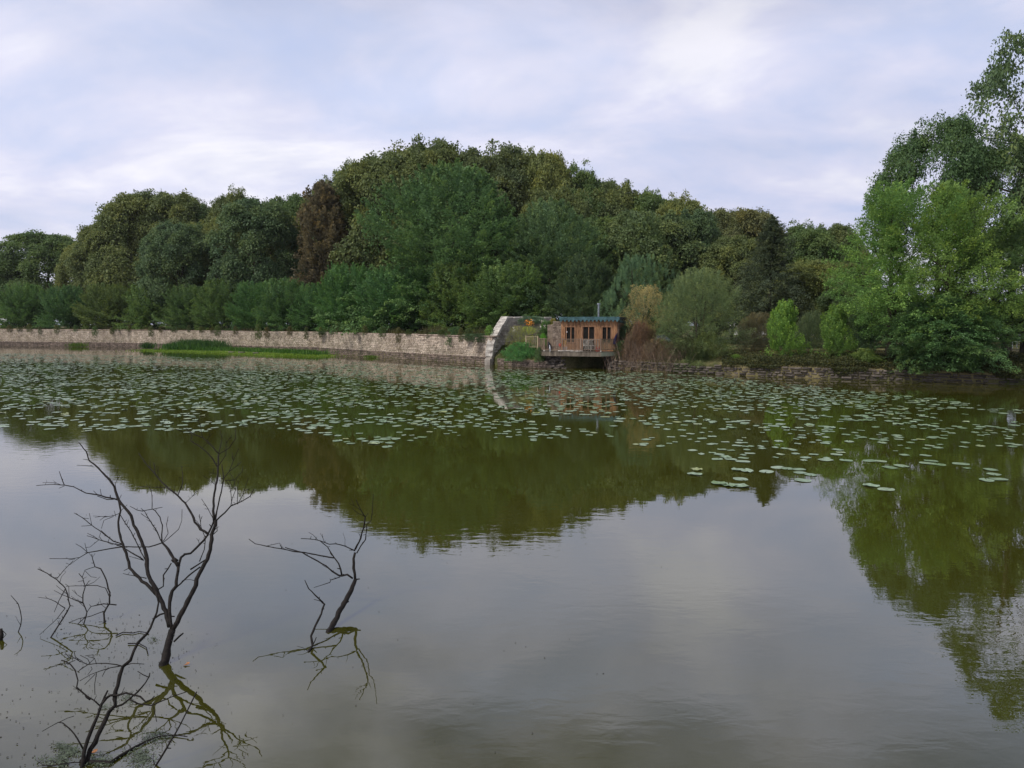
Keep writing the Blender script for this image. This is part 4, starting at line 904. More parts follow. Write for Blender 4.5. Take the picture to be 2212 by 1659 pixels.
# second, smaller dead tree: depths follow its mirror image
yb = G(*c3(600, 960))[1]
def d2(y, kk):
    if kk == 9: return float(np.interp(y, [635, 775, 1050, 1090], [7.75, 7.75, 7.45, ys_]))
    return float(np.interp(y, [440, 635, 960], [8.75, 8.62, yb]))
ys_ = G(*c3(470, 1090))[1]
T2 = [([(598,960),(640,890),(690,790),(740,700),(765,635)],42,26,None),([(765,635),(755,560),(755,500),(765,460)],20,16,None),([(765,440),(800,370),(820,300),(828,235)],13,9,None),
 ([(828,235),(800,190),(770,125)],8,5,None),([(830,230),(790,215),(745,180)],5,3,None),([(830,235),(850,208)],5,3,None),([(775,465),(800,420),(830,380),(838,310),(838,285),(868,255),(875,180),(880,90)],9,4,None),([(838,310),(836,285)],7,5,None),
 ([(765,450),(700,420),(640,405),(600,408),(540,385),(480,375),(420,372)],9,5,None),([(530,385),(500,350),(470,332)],4,3,None),([(750,625),(715,600),(680,608),(660,605),(620,580),(580,545),(500,500),(430,460),(340,435),(320,428)],15,6,None),
 ([(680,603),(660,530),(630,490),(610,460),(590,425),(540,385)],11,5,None),([(630,495),(540,480),(440,460),(380,455),(300,437),(200,420),(130,405),(90,375)],10,5,None),([(300,435),(285,400),(205,418)],5,3,None),
 ([(670,615),(610,635),(605,650),(560,665),(503,683)],7,4,None),([(765,632),(795,628)],13,7,None),([(640,400),(640,395)],4,3,None),([(765,445),(728,445)],8,5,None),([(690,790),(685,780)],12,9,None),([(620,480),(605,462)],8,6,None),([(725,770),(712,780)],9,6,None)]
b2 = G(*c3(598, 960)); dead('dead_tree', 'smaller bare dead tree leaning right, alone in the water beside the tall one', c3, 1.693, b2[1], 0, T2, 2, b2, depth=d2)
T2b = [([(470,1090),(495,1050),(485,990),(510,930),(550,850),(570,790),(555,775)],17,13,9),([(560,778),(510,730),(470,690),(445,635)],12,5,9),([(560,775),(530,765),(503,758)],5,4,9),([(495,1050),(510,1020),(518,998)],9,6,9)]
b3 = G(*c3(470, 1090)); dead('dead_sapling', 'thin crooked dead stem just left of the smaller leaning dead tree', c3, 1.693, b3[1], 0, T2b, 3, b3, depth=d2, parts=('stem', 'twig'), cat='dead stem')
T3 = [([(655,1650),(670,1530),(700,1430),(740,1330),(780,1240),(810,1150),(850,1100),(880,1080),(940,1080),(1005,1060),(1060,1075),(1120,1090),(1165,1135),(1210,1110),(1232,1085)],34,9,None),([(810,1150),(835,1090),(860,1040)],18,15,None),
 ([(800,1165),(750,1120),(700,1090),(650,1050),(612,1015),(622,960),(600,880),(560,830),(520,810),(490,800)],14,11,None),([(720,1110),(690,1095),(680,1080)],24,12,None),([(665,1510),(620,1430),(560,1350),(500,1300),(465,1295)],16,9,None),([(465,1295),(400,1330),(335,1368)],7,3,None),([(470,1295),(540,1260),(590,1245)],7,4,None),([(660,1615),(540,1620),(430,1640),(335,1640)],10,8,None)]
b4 = G(*c2(655, 1650)); dead('dead_bush', 'black forked dead bush in the bottom left corner of the pond', c2, 2.127, b4[1], .6, T3, 4, b4, parts=('stem', 'branch'), cat='dead bush')
T3b = [([(690,1620),(720,1510),(780,1400),(830,1300),(870,1210),(920,1160),(915,1110),(940,1000),(955,920),(980,850),(1040,800),(1070,720),(1100,660),(1170,590),(1220,490),(1250,420),(1265,340),(1250,250),(1190,170)],46,13,None),
 ([(920,1172),(980,1150),(1030,1110),(1100,1050),(1160,980),(1190,930),(1195,900)],20,10,None),([(1185,935),(1140,915),(1098,888)],9,7,None),([(1035,1112),(1100,1145),(1210,1160),(1300,1120),(1400,1080),(1492,1050)],14,8,None),([(1220,1165),(1240,1240),(1250,1290)],3,2,None),
 ([(980,850),(930,835),(850,825),(770,825),(700,835),(640,875),(620,895)],12,6,None),([(985,845),(1050,825),(1150,830)],9,6,None),([(970,845),(880,860),(800,885),(720,915),(635,965)],9,5,None),([(760,910),(720,950),(675,995)],6,4,None),([(770,900),(755,990),(757,1075)],5,3,None),
 ([(700,835),(620,800),(560,760),(515,755)],5,4,None),([(600,800),(540,825),(470,835),(410,855)],6,4,None),([(640,815),(600,770),(590,725)],4,2.5,None),([(700,835),(750,790),(745,755),(680,765)],4,2.5,None),([(660,810),(610,780),(560,790),(520,740)],4,2.5,None),([(880,860),(840,880),(815,930)],4,3,None),([(720,830),(700,790),(640,760)],4,2.5,None),([(770,830),(755,785),(700,770)],4,2.5,None),([(700,915),(735,870),(725,850)],4,2.5,None)]
b5 = G(*c2(690, 1620)); dead('dead_bush', 'long grey-brown dead stem arching from the corner past the tall dead tree', c2, 2.127, b5[1], .55, T3b, 5, b5, parts=('stem', 'branch'), cat='dead bush')
b6 = G(*c2(1240, 1640)); dead('dead_stick', 'straight bare stick slanting out of the near water, right of the forked dead bush', c2, 2.127, b6[1], .5, [([(1240,1645),(1330,1500),(1390,1400),(1440,1310),(1490,1210),(1530,1130),(1570,1050)],18,12,None),([(1440,1310),(1430,1290)],7,5,None)], 6, b6, parts=('stem', 'twig'), cat='stick')
T4 = [([(485,1285),(480,1225),(515,1165),(518,1100),(495,1020),(460,950),(425,938),(410,890),(405,860)],13,5,None),([(425,938),(360,960)],5,4,None),([(515,1125),(490,1070),(440,1055),(370,1055),(245,1060)],6,4,None),([(425,855),(410,880),(385,850)],4,2.5,None),([(480,1215),(400,1245),(320,1262),(250,1290),(200,1320)],6,3,None),([(360,960),(400,1000),(435,1005)],3,2,None)]
b7 = G(*c1(485, 1285)); dead('dead_shrub', 'curving bare stem with a wide arched twig, left of the tall dead tree', c1, 1.659, b7[1], .8, T4, 7, b7, parts=('stem', 'twig'), cat='dead shrub')
T5 = [([(355,1295),(375,1220),(350,1160),(350,1110),(365,1060),(350,1010),(325,980)],9,5,None),([(375,1220),(400,1185),(480,1168),(558,1175)],5,9,None),([(350,1165),(300,1145),(255,1125),(215,1110),(170,1085)],6,3,None),([(345,1005),(360,965)],5,3,None),([(350,1025),(320,1030)],4,3,None),([(368,1250),(300,1310),(240,1350)],6,3,None)]
b8 = G(*c1(355, 1295)); dead('dead_shrub', 'bare stem with a flat dead leaf at the water, between two tangled shrubs', c1, 1.659, b8[1], .8, T5, 8, b8, parts=('stem', 'twig'), cat='dead shrub')
T6 = [([(150,1378),(200,1300),(250,1220),(270,1180),(255,1110),(240,1070),(190,1020),(130,980),(70,952)],10,6,None),([(240,1075),(200,1150),(172,1220)],6,4,None),([(238,1195),(180,1155),(130,1135),(70,1127)],6,3,None),([(240,1195),(190,1260),(80,1362)],6,3,None),([(185,1015),(250,940),(290,900)],5,4,None),([(265,1130),(262,1060),(240,1045)],4,3,None),([(255,1110),(215,1080),(185,1055)],4,3,None),([(155,1000),(152,978)],4,3,None)]
b9 = G(*c1(150, 1378)); dead('dead_shrub', 'leftmost tangled bare shrub, its thin twigs fanning over the open water', c1, 1.659, b9[1], .8, T6, 9, b9, parts=('stem', 'twig'), cat='dead shrub')
b10 = G(*c2(145, 575)); dead('dead_twig', 'single curved twig standing in the water near the left edge', c2, 2.127, b10[1], .5, [([(145,577),(165,520),(172,470),(160,400),(145,350),(120,320),(87,283)],9,5,None),([(145,350),(130,345)],5,4,None)], 10, b10, parts=('stem', 'twig'), cat='twig')
b11 = G(*c2(8, 640)); dead('dead_stump', 'black snag at the very left edge with a bent twig', c2, 2.127, b11[1], .3, [([(-5,645),(12,600),(5,548)],44,26,None),([(5,548),(50,592),(10,642)],8,6,None)], 11, b11, parts=('stump', 'twig'), cat='stump')
# sunken/floating branches and scum around the dead trees
def floating(name, label, pts, w0, w1, cf, sc, z=.012):
    b = MB(); q = [Vector(G(*cf(x, y), z)) for x, y in pts]; o0 = q[0].copy(); o0.z = 0
    b.tube([p - o0 for p in q], [(w0 + (w1 - w0) * i / (len(q) - 1)) / sc / 1.736 * p.y / F / 2 for i, p in enumerate(q)], 6); tag(b.build(name, M['wet_bark'], loc=o0), label, 'branch')
floating('floating_branch', 'dark waterlogged branch afloat to the right of the forked dead bush', [(640,1605),(740,1610),(880,1615),(960,1560),(1080,1490),(1160,1450),(1260,1410),(1400,1395),(1495,1408)], 34, 7, c2, 2.127)
floating('floating_branch', 'thin twig afloat behind the tall dead tree', [(555,1365),(600,1345),(660,1350),(700,1340),(760,1350)], 8, 5, c1, 1.659)
floating('floating_branch', 'short twig afloat left of the tall dead tree trunk', [(630,1415),(700,1415),(745,1440),(755,1480)], 8, 5, c1, 1.659)
r = random.Random(55); V, Fc = [], []
def speck(px, py, s_):
    x, y, _ = G(px, py); n = 6; b0 = len(V); a0 = r.uniform(0, 6.28); z = r.uniform(.003, .008); V.append((x, y, z + .004))
    for k in range(n): a = a0 + k * 2 * math.pi / n; rr = s_ * r.uniform(.4, 1.2); V.append((x + rr * math.cos(a) * 1.3, y + rr * math.sin(a), z))
    for k in range(n): Fc.append((b0, b0 + 1 + k, b0 + 1 + (k + 1) % n))
for k in range(170): # raft of scum in the corner
    x = r.uniform(-20, 330) ; y = r.uniform(1480, 1680)
    if y > 1500 - .12 * x + r.gauss(0, 22): speck(x, y, r.uniform(.003, .009))
for k in range(240): speck(r.gauss(320, 75), r.gauss(1440, 60) , r.uniform(.002, .007))
for k in range(120): speck(r.gauss(240, 70), r.gauss(1370, 22), r.uniform(.003, .010))
for k in range(60): speck(r.uniform(0, 1500), r.uniform(1050, 1640), r.uniform(.003, .008))
tag(link('floating_debris', mesh_np('floating_debris', V, Fc, M['debris'])), kind='stuff')
# limp weed on the surface
pts = []; rr_ = np.random.default_rng(5)
for cx_, cy_, s1, s2, n in ((500, 1590, 22, 30, 300), (560, 1520, 45, 22, 260), (490, 1480, 30, 16, 120), (1120, 1560, 60, 45, 420), (1230, 1400, 70, 30, 240), (790, 1600, 60, 25, 320), (400, 1590, 50, 20, 100), (1010, 1100, 40, 30, 90), (860, 1170, 40, 15, 60), (1225, 630, 20, 14, 50)):
    for k in range(n): x, y = S((cx_ + rr_.normal() * s1) / 2.127, 2100 + (cy_ + rr_.normal() * s2) / 2.127); pts.append(G(x, y, .006 + .012 * rr_.random()))
p = np.array(pts); n = len(p); ax = rr_.normal(size=(n, 3)) * [1, 1, .12]; nn = UP + rr_.normal(size=(n, 3)) * .25
tag(link('water_weed', leaves('water_weed', p, ax, nn, .035 * rr_.uniform(.5, 1.3, n), .007, rr_.random(n), M['greyleaf'])), kind='stuff')
def fallen(px, size, lb):
    g = G(*px); p = np.array([[0, 0, .012], [.02, .012, .02]]); me = leaves('fallen_leaf', p * 1.0, np.array([[1, .3, .1], [.4, 1, .3]]), np.array([[0, .2, 1], [.3, 0, 1.]]), size, size * .7, np.array([.5, .6]), M['deadleaf']); tag(link('fallen_leaf', me, loc=g), lb, 'leaf')
fallen(c2(1480, 842), .05, 'orange-brown fallen leaf beside the foot of the tall dead tree')
fallen(c2(735, 1545), .05, 'brown fallen leaf caught in the forked dead bush')
# ================================================================== TREES
def place(nm, label, cat, group, crown, ref, px, ytop, wpx, D, col, zb=None, trunk=None, ybot=None, depthk=1.0, rz=None, seed=0):
    X = (px - CX) / F * D; zb_ = land_z(X, D) if zb is None else zb; zt = P(px, ytop, D)[2]; H = zt - zb_; Wm = wpx / F * D
    rg = random.Random(seed + int(px * 7 + D)); col = tuple(c * 2.6 + .010 for c in col); o = thing(nm, label, cat, (X, D, zb_), rg.uniform(0, 6.28) if rz is None else rz, group); sx = Wm / ref[0]
    c = link('crown', crown, o, (0, 0, 0), None, (sx, sx * depthk, H / ref[1]), col)
    if trunk is not None: link('trunk', trunk, o, (0, 0, 0), None, (sx, sx, H / ref[1]))
    return o
BR = [broad('broad_crown', 10 + s, 11, 14, K=74 + 6 * (s % 3), C=16, n=54, ll=.26, z0=.0, lobe=(.15, .27), spiky=.07) for s in range(5)]
TB = [trunk_mesh('trunk', 30 + s, 14, .28, 11, limbs=7) for s in range(3)]
DK, MD, OL, YO, BL, CO, GG = (.038, .062, .022), (.052, .085, .026), (.066, .080, .027), (.098, .108, .030), (.038, .068, .033), (.074, .064, .036), (.060, .085, .036)
FOREST = [ # px, top, width, D, colour, label
 (-60, 560, 170, 140, DK, 'dark green tree cut by the left edge of the view'),
 (12, 545, 100, 142, DK, 'low dark tree at far left behind the first clipped shrub'),
 (105, 503, 140, 138, MD, 'round-topped tree standing apart at the far left of the wood'),
 (188, 524, 75, 128, YO, 'slim yellow-green tree between the far-left tree and the wood'),
 (250, 478, 110, 120, OL, 'olive tree on the left shoulder of the wood'),
 (320, 424, 150, 117, OL, 'big olive domed tree at the left end of the wood'),
 (405, 413, 130, 116, OL, 'dull green domed tree right of the big olive one at left'),
 (398, 482, 120, 106, BL, 'blue-green tree in front of the left olive domes'),
 (465, 470, 110, 110, YO, 'yellowish tree between the blue-green and the dark left trees'),
 (512, 418, 90, 115, OL, 'olive tree peeping above the yellowish ones at left'),
 (560, 437, 150, 100, BL, 'dark bluish tree left of the copper-brown one'),
 (640, 420, 130, 118, GG, 'pale green tree top behind the copper-brown tree'),
 (640, 470, 80, 106, YO, 'yellow-green tree touching the left side of the copper-brown one'),
 (742, 370, 110, 108, GG, 'grey-green tree just right of the copper-brown top'),
 (850, 328, 190, 102, OL, 'large olive tree on the left flank of the highest dome'),
 (945, 316, 170, 100, OL, 'highest olive tree at the top of the dome, left of its middle'),
 (1065, 312, 180, 100, (.054, .066, .026), 'dark olive tree at the top of the dome, right of its middle'),
 (1165, 328, 120, 98, YO, 'yellowish tree on the right shoulder of the dome'),
 (1195, 400, 130, 92, OL, 'olive tree below the yellowish right shoulder'),
 (1248, 370, 120, 98, MD, 'green tree stepping down right of the dome'),
 (1318, 400, 120, 97, OL, 'olive tree right of the green step in the skyline'),
 (1395, 410, 120, 96, MD, 'mid-green tree in the sloping right skyline'),
 (1300, 470, 130, 84, MD, 'green tree in the second row right of the dome'),
 (1395, 450, 170, 80, GG, 'big green tree behind the blue-green pine'),
 (1465, 428, 110, 92, YO, 'orange-tinged tree in the sloping right skyline'),
 (1500, 462, 110, 80, BL, 'dark blue-green tree above the grey willow'),
 (1545, 446, 120, 92, (.078, .080, .032), 'brownish tree left of the spruce top'),
 (1610, 455, 120, 90, (.080, .075, .034), 'brown-leaved tree directly behind the spruce'),
 (1580, 505, 120, 76, OL, 'olive tree between the willow and the spruce'),
 (1735, 488, 120, 84, MD, 'green tree just right of the spruce'),
 (1795, 492, 110, 86, OL, 'olive tree near the gap before the right-hand trees'),
 (1745, 560, 120, 68, YO, 'yellowish tree low in the wood right of the spruce'),
 (1815, 570, 110, 72, OL, 'last olive tree of the wood beside the tall right-hand trees'),
 (1840, 610, 110, 62, DK, 'dark low tree left of the bright right-hand tree')]
GRP = 'trees of the wood behind the pond'
MIX = lambda c, k=.35: tuple(a * (1 - k) + b_ * k for a, b_ in zip(c, (.062, .088, .029)))
for i, (px, yt, wp, D, c, lb) in enumerate(FOREST):
    c = MIX(c); D = D + 9 if px < 800 else D
    place('broadleaf_tree', lb, 'tree', GRP, BR[i % 5], (11, 14.1), px, yt, wp * 1.42, D, c, trunk=TB[i % 3], seed=i)
SKY = [(-80, 560), (30, 545), (105, 510), (190, 530), (250, 462), (320, 428), (420, 416), (470, 444), (512, 424), (560, 440), (640, 424), (690, 404), (740, 376), (790, 346), (860, 330), (950, 318), (1060, 322), (1150, 340), (1200, 372), (1260, 378), (1320, 404), (1390, 414), (1460, 434), (1540, 452), (1610, 460), (1700, 492), (1760, 492), (1830, 512), (1900, 560)]
for i, px in enumerate(range(215, 1880, 62)):
    if abs(px - 190) < 30: continue
    yt = float(np.interp(px, [q[0] for q in SKY], [q[1] for q in SKY])) + 10; D = float(np.interp(px, [200, 600, 1000, 1400, 1880], [127, 122, 110, 106, 96])) + 3 * (i % 2)
    place('back_tree', ('olive', 'green', 'brown-green', 'pale green', 'dark', 'yellowish')[i % 6] + ' back-row skyline tree, ' + beside(px), 'tree', 'back row of the wood', BR[(i * 2 + 1) % 5], (11, 14.1), px, yt, 120, D, (OL, MD, OL, GG, DK, YO)[i % 6], trunk=None, seed=i + 50)
# dark undergrowth closing the wood low down
UG = broad('undergrowth_crown', 60, 11, 6, K=34, C=16, n=34, ll=.34, z0=0.0)
for i, px in enumerate(range(-100, 1900, 92)):
    D = float(np.interp(px, [-100, 200, 600, 1000, 1300, 1600, 1900], [150, 134, 116, 108, 98, 92, 84])); X = (px - CX) / F * D
    o = link('understorey_tree', UG, None, (X, D, land_z(X, D)), (0, 0, i * 1.3), (1.0, .8, 1.0 + .2 * math.sin(i * 2.1)), (.03, .05, .022))
    tag(o, 'dark low understorey tree, ' + beside(px), 'tree', 'understorey of the wood')
for i, px in enumerate(range(1860, 2330, 70)):
    D = 64 + 5 * (i % 3); X = (px - CX) / F * D; o = link('understorey_tree', UG, None, (X, D, 1.4), (0, 0, i * 1.7), (.5, .5, .62 + .12 * (i % 2)), (.045, .075, .03)); tag(o, 'dark low tree under the right-hand trees, ' + beside(px), 'tree', 'understorey on the right bank')
CONE = lambda t: np.clip(1.05 - t, .03, 1) ** .75
cop = spray('copper_crown', 71, 7, 15, nb=520, npl=52, Lb=1.5, elev=(.1, 1.0), flat=.14, wid=.55, ll=.32, lw=.2, prof=lambda t: np.sqrt(np.clip(1 - ((t - .3) / .74) ** 2, .03, 1)))
place('copper_tree', 'narrow copper-brown tree standing out of the green wood left of the dome', 'tree', None, cop, (7, 15), 705, 394, 130, 100, CO, trunk=TB[0])
big = spray('hornbeam_crown', 72, 22, 17, nb=1050, npl=88, Lb=3.3, elev=(.0, 1.2), flat=.035, wid=.42, ll=.30, lw=.17, droop=.16, lump=.2, prof=lambda t: np.sqrt(np.clip(1 - ((t - .22) / .8) ** 2, .02, 1)) ** 1.15, inner=.3)
place('large_hornbeam', 'huge bright green dome-shaped tree in the middle of the wood with layered sprays', 'tree', None, big, (22, 17), 985, 343, 400, 86, (.054, .100, .034), trunk=TB[1])
place('broadleaf_tree', 'green layered tree leaning on the right side of the huge dome-shaped one', 'tree', GRP, big, (22, 17), 1190, 425, 290, 79, (.056, .094, .038), trunk=TB[2], rz=2.0)
place('broadleaf_tree', 'dark green layered tree filling the gap behind the hut chimney', 'tree', GRP, big, (22, 17), 1255, 545, 170, 72, (.042, .070, .030), trunk=TB[0], rz=4.0)
place('broadleaf_tree', 'olive-green layered tree low in the wood left of the blue-green pine', 'tree', GRP, big, (22, 17), 1390, 460, 200, 77, (.062, .092, .034), trunk=TB[1], rz=5.0)
# clipped shrubs on the wall
HEDGE = [spray('hedge_crown', 80 + s, 7.6, 7.4, nb=480, npl=76, Lb=2.3, elev=(-.1, 1.4), flat=.035, wid=.30, ll=.21, lw=.10, droop=-.08, prof=lambda t: np.sqrt(np.clip(1 - ((t - .3) / .76) ** 2, .03, 1)) ** .9, inner=.3, hang=.03) for s in range(4)]
THD = trunk_mesh('hedge_trunk', 44, 7.0, .12, 7, limbs=5, fork=.05)
hd = [(60, 628, 96, 122), (150, 632, 92, 119), (243, 626, 110, 115), (340, 626, 112, 111), (415, 632, 100, 106), (486, 618, 110, 102), (560, 622, 105, 97), (622, 616, 105, 93.5), (690, 628, 100, 91), (752, 584, 120, 87), (868, 590, 165, 81), (990, 582, 130, 76.5), (1095, 583, 165, 72)]
hc = [(.06, .105, .03), (.045, .09, .034), (.085, .095, .028), (.075, .11, .028), (.06, .09, .03), (.07, .10, .028), (.045, .10, .03), (.05, .095, .034), (.045, .10, .032), (.05, .115, .032), (.045, .105, .034), (.085, .115, .028), (.07, .105, .028)]
hn = ['first clipped tree of the row above the wall, at far left', 'second tree of the row, small and dark with clear gaps on both sides', 'third tree of the row, golden-tinged at its foot', 'fourth tree of the row, yellow on its left flank', 'narrow tree of the row squeezed before the green mud bank tuft', 'sixth tree of the row, with a pale arching top', 'dark horizontally layered tree of the row', 'bright little tree of the row, left of the dip', 'low dark tree of the row in the dip before the taller ones', 'tall pointed bright tree of the row, first of the four larger ones', 'broad dark green tree of the row hanging over the wall', 'yellow-topped tree of the row left of the last one', 'last and widest tree of the row, above the ramp wall']
for i, (px, yt, wp, D) in enumerate(hd):
    X = (px - CX) / F * D; ang = 0
    place('wall_tree', hn[i], 'tree', 'row of clipped trees above the long wall', HEDGE[i % 4], (7.6, 7.4), px, yt - 16, wp * 1.2, D + 2.5, tuple((q + u_) * .5 for q, u_ in zip(hc[i], (.045, .095, .030))), zb=2.3, trunk=THD, seed=i)
    if i in (9, 10, 11, 12): continue
for i, px in enumerate(range(-40, 1130, 78)):
    D = float(np.interp(px, [-40, 200, 600, 1000, 1130], [134, 124, 104, 83, 76])); X = (px - CX) / F * D
    o = link('understorey_tree', UG, None, (X, D, 2.2), (0, 0, i * 1.9), (.62, .4, .62 + .1 * (i % 3)), (.05, .075, .03)); tag(o, 'dark low growth behind the clipped row, ' + beside(px), 'tree', 'low growth behind the clipped row')
# spruce, pine, willow and shrubs on the right bank
spr = spray('spruce_crown', 90, 9, 13, nb=950, npl=48, Lb=2.0, elev=(-.35, .75), flat=.05, wid=.28, ll=.24, lw=.06, droop=.22, hang=.18, prof=lambda t: np.clip(1.02 - t, .02, 1) ** .7, inner=.45, azj=.15)
place('spruce', 'dark spruce with drooping boughs and a bare spiky tip above the skyline', 'tree', None, spr, (9, 13), 1660, 462, 235, 64, (.040, .055, .030), trunk=trunk_mesh('spruce_trunk', 91, 13, .2, 3, limbs=3, topf=1.0, sub=False))
pin = spray('pine_crown', 92, 6, 6, nb=420, npl=70, Lb=.62, elev=(.9, 1.45), flat=.13, wid=.42, ll=.2, lw=.028, prof=lambda t: np.sqrt(np.clip(1 - ((t - .4) / .62) ** 2, .04, 1)), inner=.35, azj=1.0, lump=.28)
place('pine', 'young blue-green pine with upright needle tufts behind the hut', 'tree', None, pin, (6, 6), 1370, 548, 140, 67, (.060, .105, .050), trunk=THD)
wil = spray('willow_crown', 93, 7, 7.4, nb=1100, npl=66, Lb=1.6, elev=(.1, 1.35), flat=.08, wid=.24, ll=.13, lw=.036, droop=.12, prof=lambda t: np.sqrt(np.clip(1 - ((t - .33) / .7) ** 2, .03, 1)), inner=.35)
place('willow', 'rounded grey-green willow right of the golden shrub, its foot at the water', 'tree', None, wil, (7, 7.4), 1508, 575, 190, 53.2, (.080, .110, .046), trunk=trunk_mesh('willow_trunk', 94, 7, .12, 6, limbs=9, fork=.05, stems=3))
gol = spray('golden_crown', 95, 4.4, 6.5, nb=330, npl=38, Lb=1.1, elev=(.1, 1.4), flat=.14, wid=.4, ll=.11, lw=.06, prof=lambda t: np.sqrt(np.clip(1 - ((t - .62) / .5) ** 2, .08, 1)), inner=.25, lump=.38)
place('golden_shrub', 'tall golden-yellow shrub between the hut and the willow', 'shrub', None, gol, (4.4, 6.5), 1392, 612, 100, 57.5, (.165, .145, .062), trunk=trunk_mesh('shrub_stems', 96, 6.0, .06, 4, limbs=9, fork=.1, stems=4, m=M['palewood']))
ivy_c = spray('ivy_crown', 97, 2.2, 3.2, nb=120, npl=40, Lb=.5, flat=.3, wid=.6, ll=.12, lw=.09)
place('ivy_column', 'dark ivy climbing inside the golden shrub', 'ivy', None, ivy_c, (2.2, 3.2), 1400, 655, 34, 58, (.02, .055, .02))
bram = spray('bramble_crown', 98, 4.6, 3.2, nb=420, npl=44, Lb=1.1, elev=(-.3, 1.0), flat=.25, wid=.5, ll=.11, lw=.045, droop=.3, prof=lambda t: np.sqrt(np.clip(1 - ((t - .3) / .72) ** 2, .05, 1)), lump=.4)
def twiggy(name, seed, n, Wd, H, droop=.6, rad=.011):
    r = random.Random(seed); b = MB()
    for k in range(n):
        a = r.uniform(0, 6.28); x, y = r.uniform(-.4, .4) * Wd, r.uniform(-.3, .3) * Wd; h = H * r.uniform(.4, 1.05); dx, dy = math.cos(a), math.sin(a); l = r.uniform(.2, .5) * Wd * .5
        b.tube([(x + dx * l * t, y + dy * l * t, h * (t * 1.5 - droop * t * t) ) for t in (0, .3, .6, .85, 1)], [rad, rad * .9, rad * .7, rad * .5, rad * .25], 3, cap=False)
    return b.mesh(name, M['railwood'])
def bank_bush(nm, lb, crown, ref, px, ytop, wpx, D, zb, col, tw=None, cat='shrub', grp=None, dk_=.8, rz=None):
    o = place(nm, lb, cat, grp, crown, ref, px, ytop, wpx, D, col, zb=zb, depthk=dk_, rz=rz)
    if tw: link('stems', tw, o)
    return o
TW = twiggy('stems', 5, 170, 4.5, 2.6)
bank_bush('bramble', 'reddish-brown withered bramble hanging down to the water right of the hut', bram, (4.6, 3.2), 1378, 690, 84, 54.9, -.1, (.105, .068, .044), TW)
bank_bush('bramble', 'grey-brown bare thicket at the water below the golden shrub', bram, (4.6, 3.2), 1425, 728, 120, 53.8, -.1, (.095, .075, .046), TW)
bank_bush('bramble', 'dark thicket under the left half of the willow', bram, (4.6, 3.2), 1480, 725, 110, 53.0, .1, (.055, .07, .03))
bank_bush('bramble', 'yellow-green leafy thicket at the foot of the willow', bram, (4.6, 3.2), 1535, 712, 110, 52.0, .3, (.075, .10, .03))
bank_bush('bramble', 'green creeper on the stones right of the willow', bram, (4.6, 3.2), 1590, 764, 44, 50.0, .5, (.09, .15, .03))
lau = spray('laurel_crown', 99, 5, 5.4, nb=300, npl=62, Lb=1.15, elev=(.1, 1.45), flat=.13, wid=.55, ll=.16, lw=.085, prof=lambda t: np.clip(1.02 - t, .03, 1) ** .5 * np.clip(t * 6, .6, 1), lump=.3, inner=.3)
place('laurel', 'bright green laurel bush with pointed tip, in the middle of the right bank', 'bush', None, lau, (5, 5.4), 1692, 646, 92, 49.5, (.086, .155, .030), zb=.6, trunk=None)
place('laurel', 'bright green bush right of the laurel, its lower leaves over the stones', 'bush', None, lau, (5, 5.4), 1806, 655, 88, 47.5, (.078, .138, .030), zb=.7, rz=1.0)
place('laurel', 'dull green loose shrub between the two bright bushes', 'bush', None, wil, (7, 7.4), 1752, 668, 80, 51.5, (.060, .085, .040), zb=.9)
place('laurel', 'low yellow-green bush trailing over the stones', 'bush', None, lau, (5, 5.4), 1872, 752, 95, 45.6, (.085, .125, .035), zb=.4, rz=2.2)
place('hazel_bush', 'brown-green bush behind the bright laurel on its left', 'bush', None, wil, (7, 7.4), 1635, 672, 90, 56, (.08, .075, .04), zb=1.2, rz=1)
place('hazel_bush', 'dark green bush in the shade right of the second bright bush', 'bush', None, lau, (5, 5.4), 1862, 640, 120, 53, (.038, .07, .028), zb=1.2, rz=3)
bank_bush('bramble', 'small brown dead thicket against the rubble right of the deck', bram, (4.6, 3.2), 1361, 722, 46, 54.6, -.1, (.085, .062, .042), TW, rz=2.2)
bank_bush('bramble', 'tan withered growth under the golden shrub', bram, (4.6, 3.2), 1404, 700, 58, 55.6, .3, (.12, .095, .05), TW, rz=.7)
bank_bush('bramble', 'thin grey-green thicket between the golden shrub and the willow foot', bram, (4.6, 3.2), 1452, 738, 80, 52.9, -.1, (.075, .075, .042), TW, rz=4.4)
bank_bush('bramble', 'dark green growth hanging over the stones below the willow', bram, (4.6, 3.2), 1510, 752, 90, 51.6, 0.1, (.05, .075, .03), rz=5.1)
# ---- right-hand group of big trees
DR = lambda t: np.sqrt(np.clip(1 - ((t - .5) / .56) ** 2, .03, 1))
ash = spray('ash_crown', 120, 10, 12, nb=560, npl=88, Lb=2.5, elev=(-.15, .9), flat=.055, wid=.46, ll=.19, lw=.10, droop=.14, inner=.45, lump=.34, z0=.14, prof=DR)
ash2 = spray('bough_crown', 121, 7, 7.6, nb=330, npl=90, Lb=2.1, elev=(-.25, .9), flat=.05, wid=.45, ll=.2, lw=.1, droop=.3, inner=.4, lump=.3)
oak = broad('oak_crown', 122, 12, 14, K=84, C=13, n=48, ll=.18, z0=.2, clump=.08, flat=.6, lobe=(.1, .2), spiky=.4)
thin = broad('sparse_crown', 123, 9, 13, K=74, C=10, n=20, ll=.18, z0=.02, clump=.08, flat=.6, lobe=(.1, .2), spiky=.45)
TO = [trunk_mesh('trunk', 140 + s, 13, .32, 11, limbs=10, fork=.18) for s in range(2)]
GR = 'big trees on the right bank'
place('oak', 'dark tall oak at right with sky showing through, behind the bright green tree', 'tree', GR, oak, (12, 14), 2020, 262, 300, 50, (.042, .075, .026), trunk=TO[0])
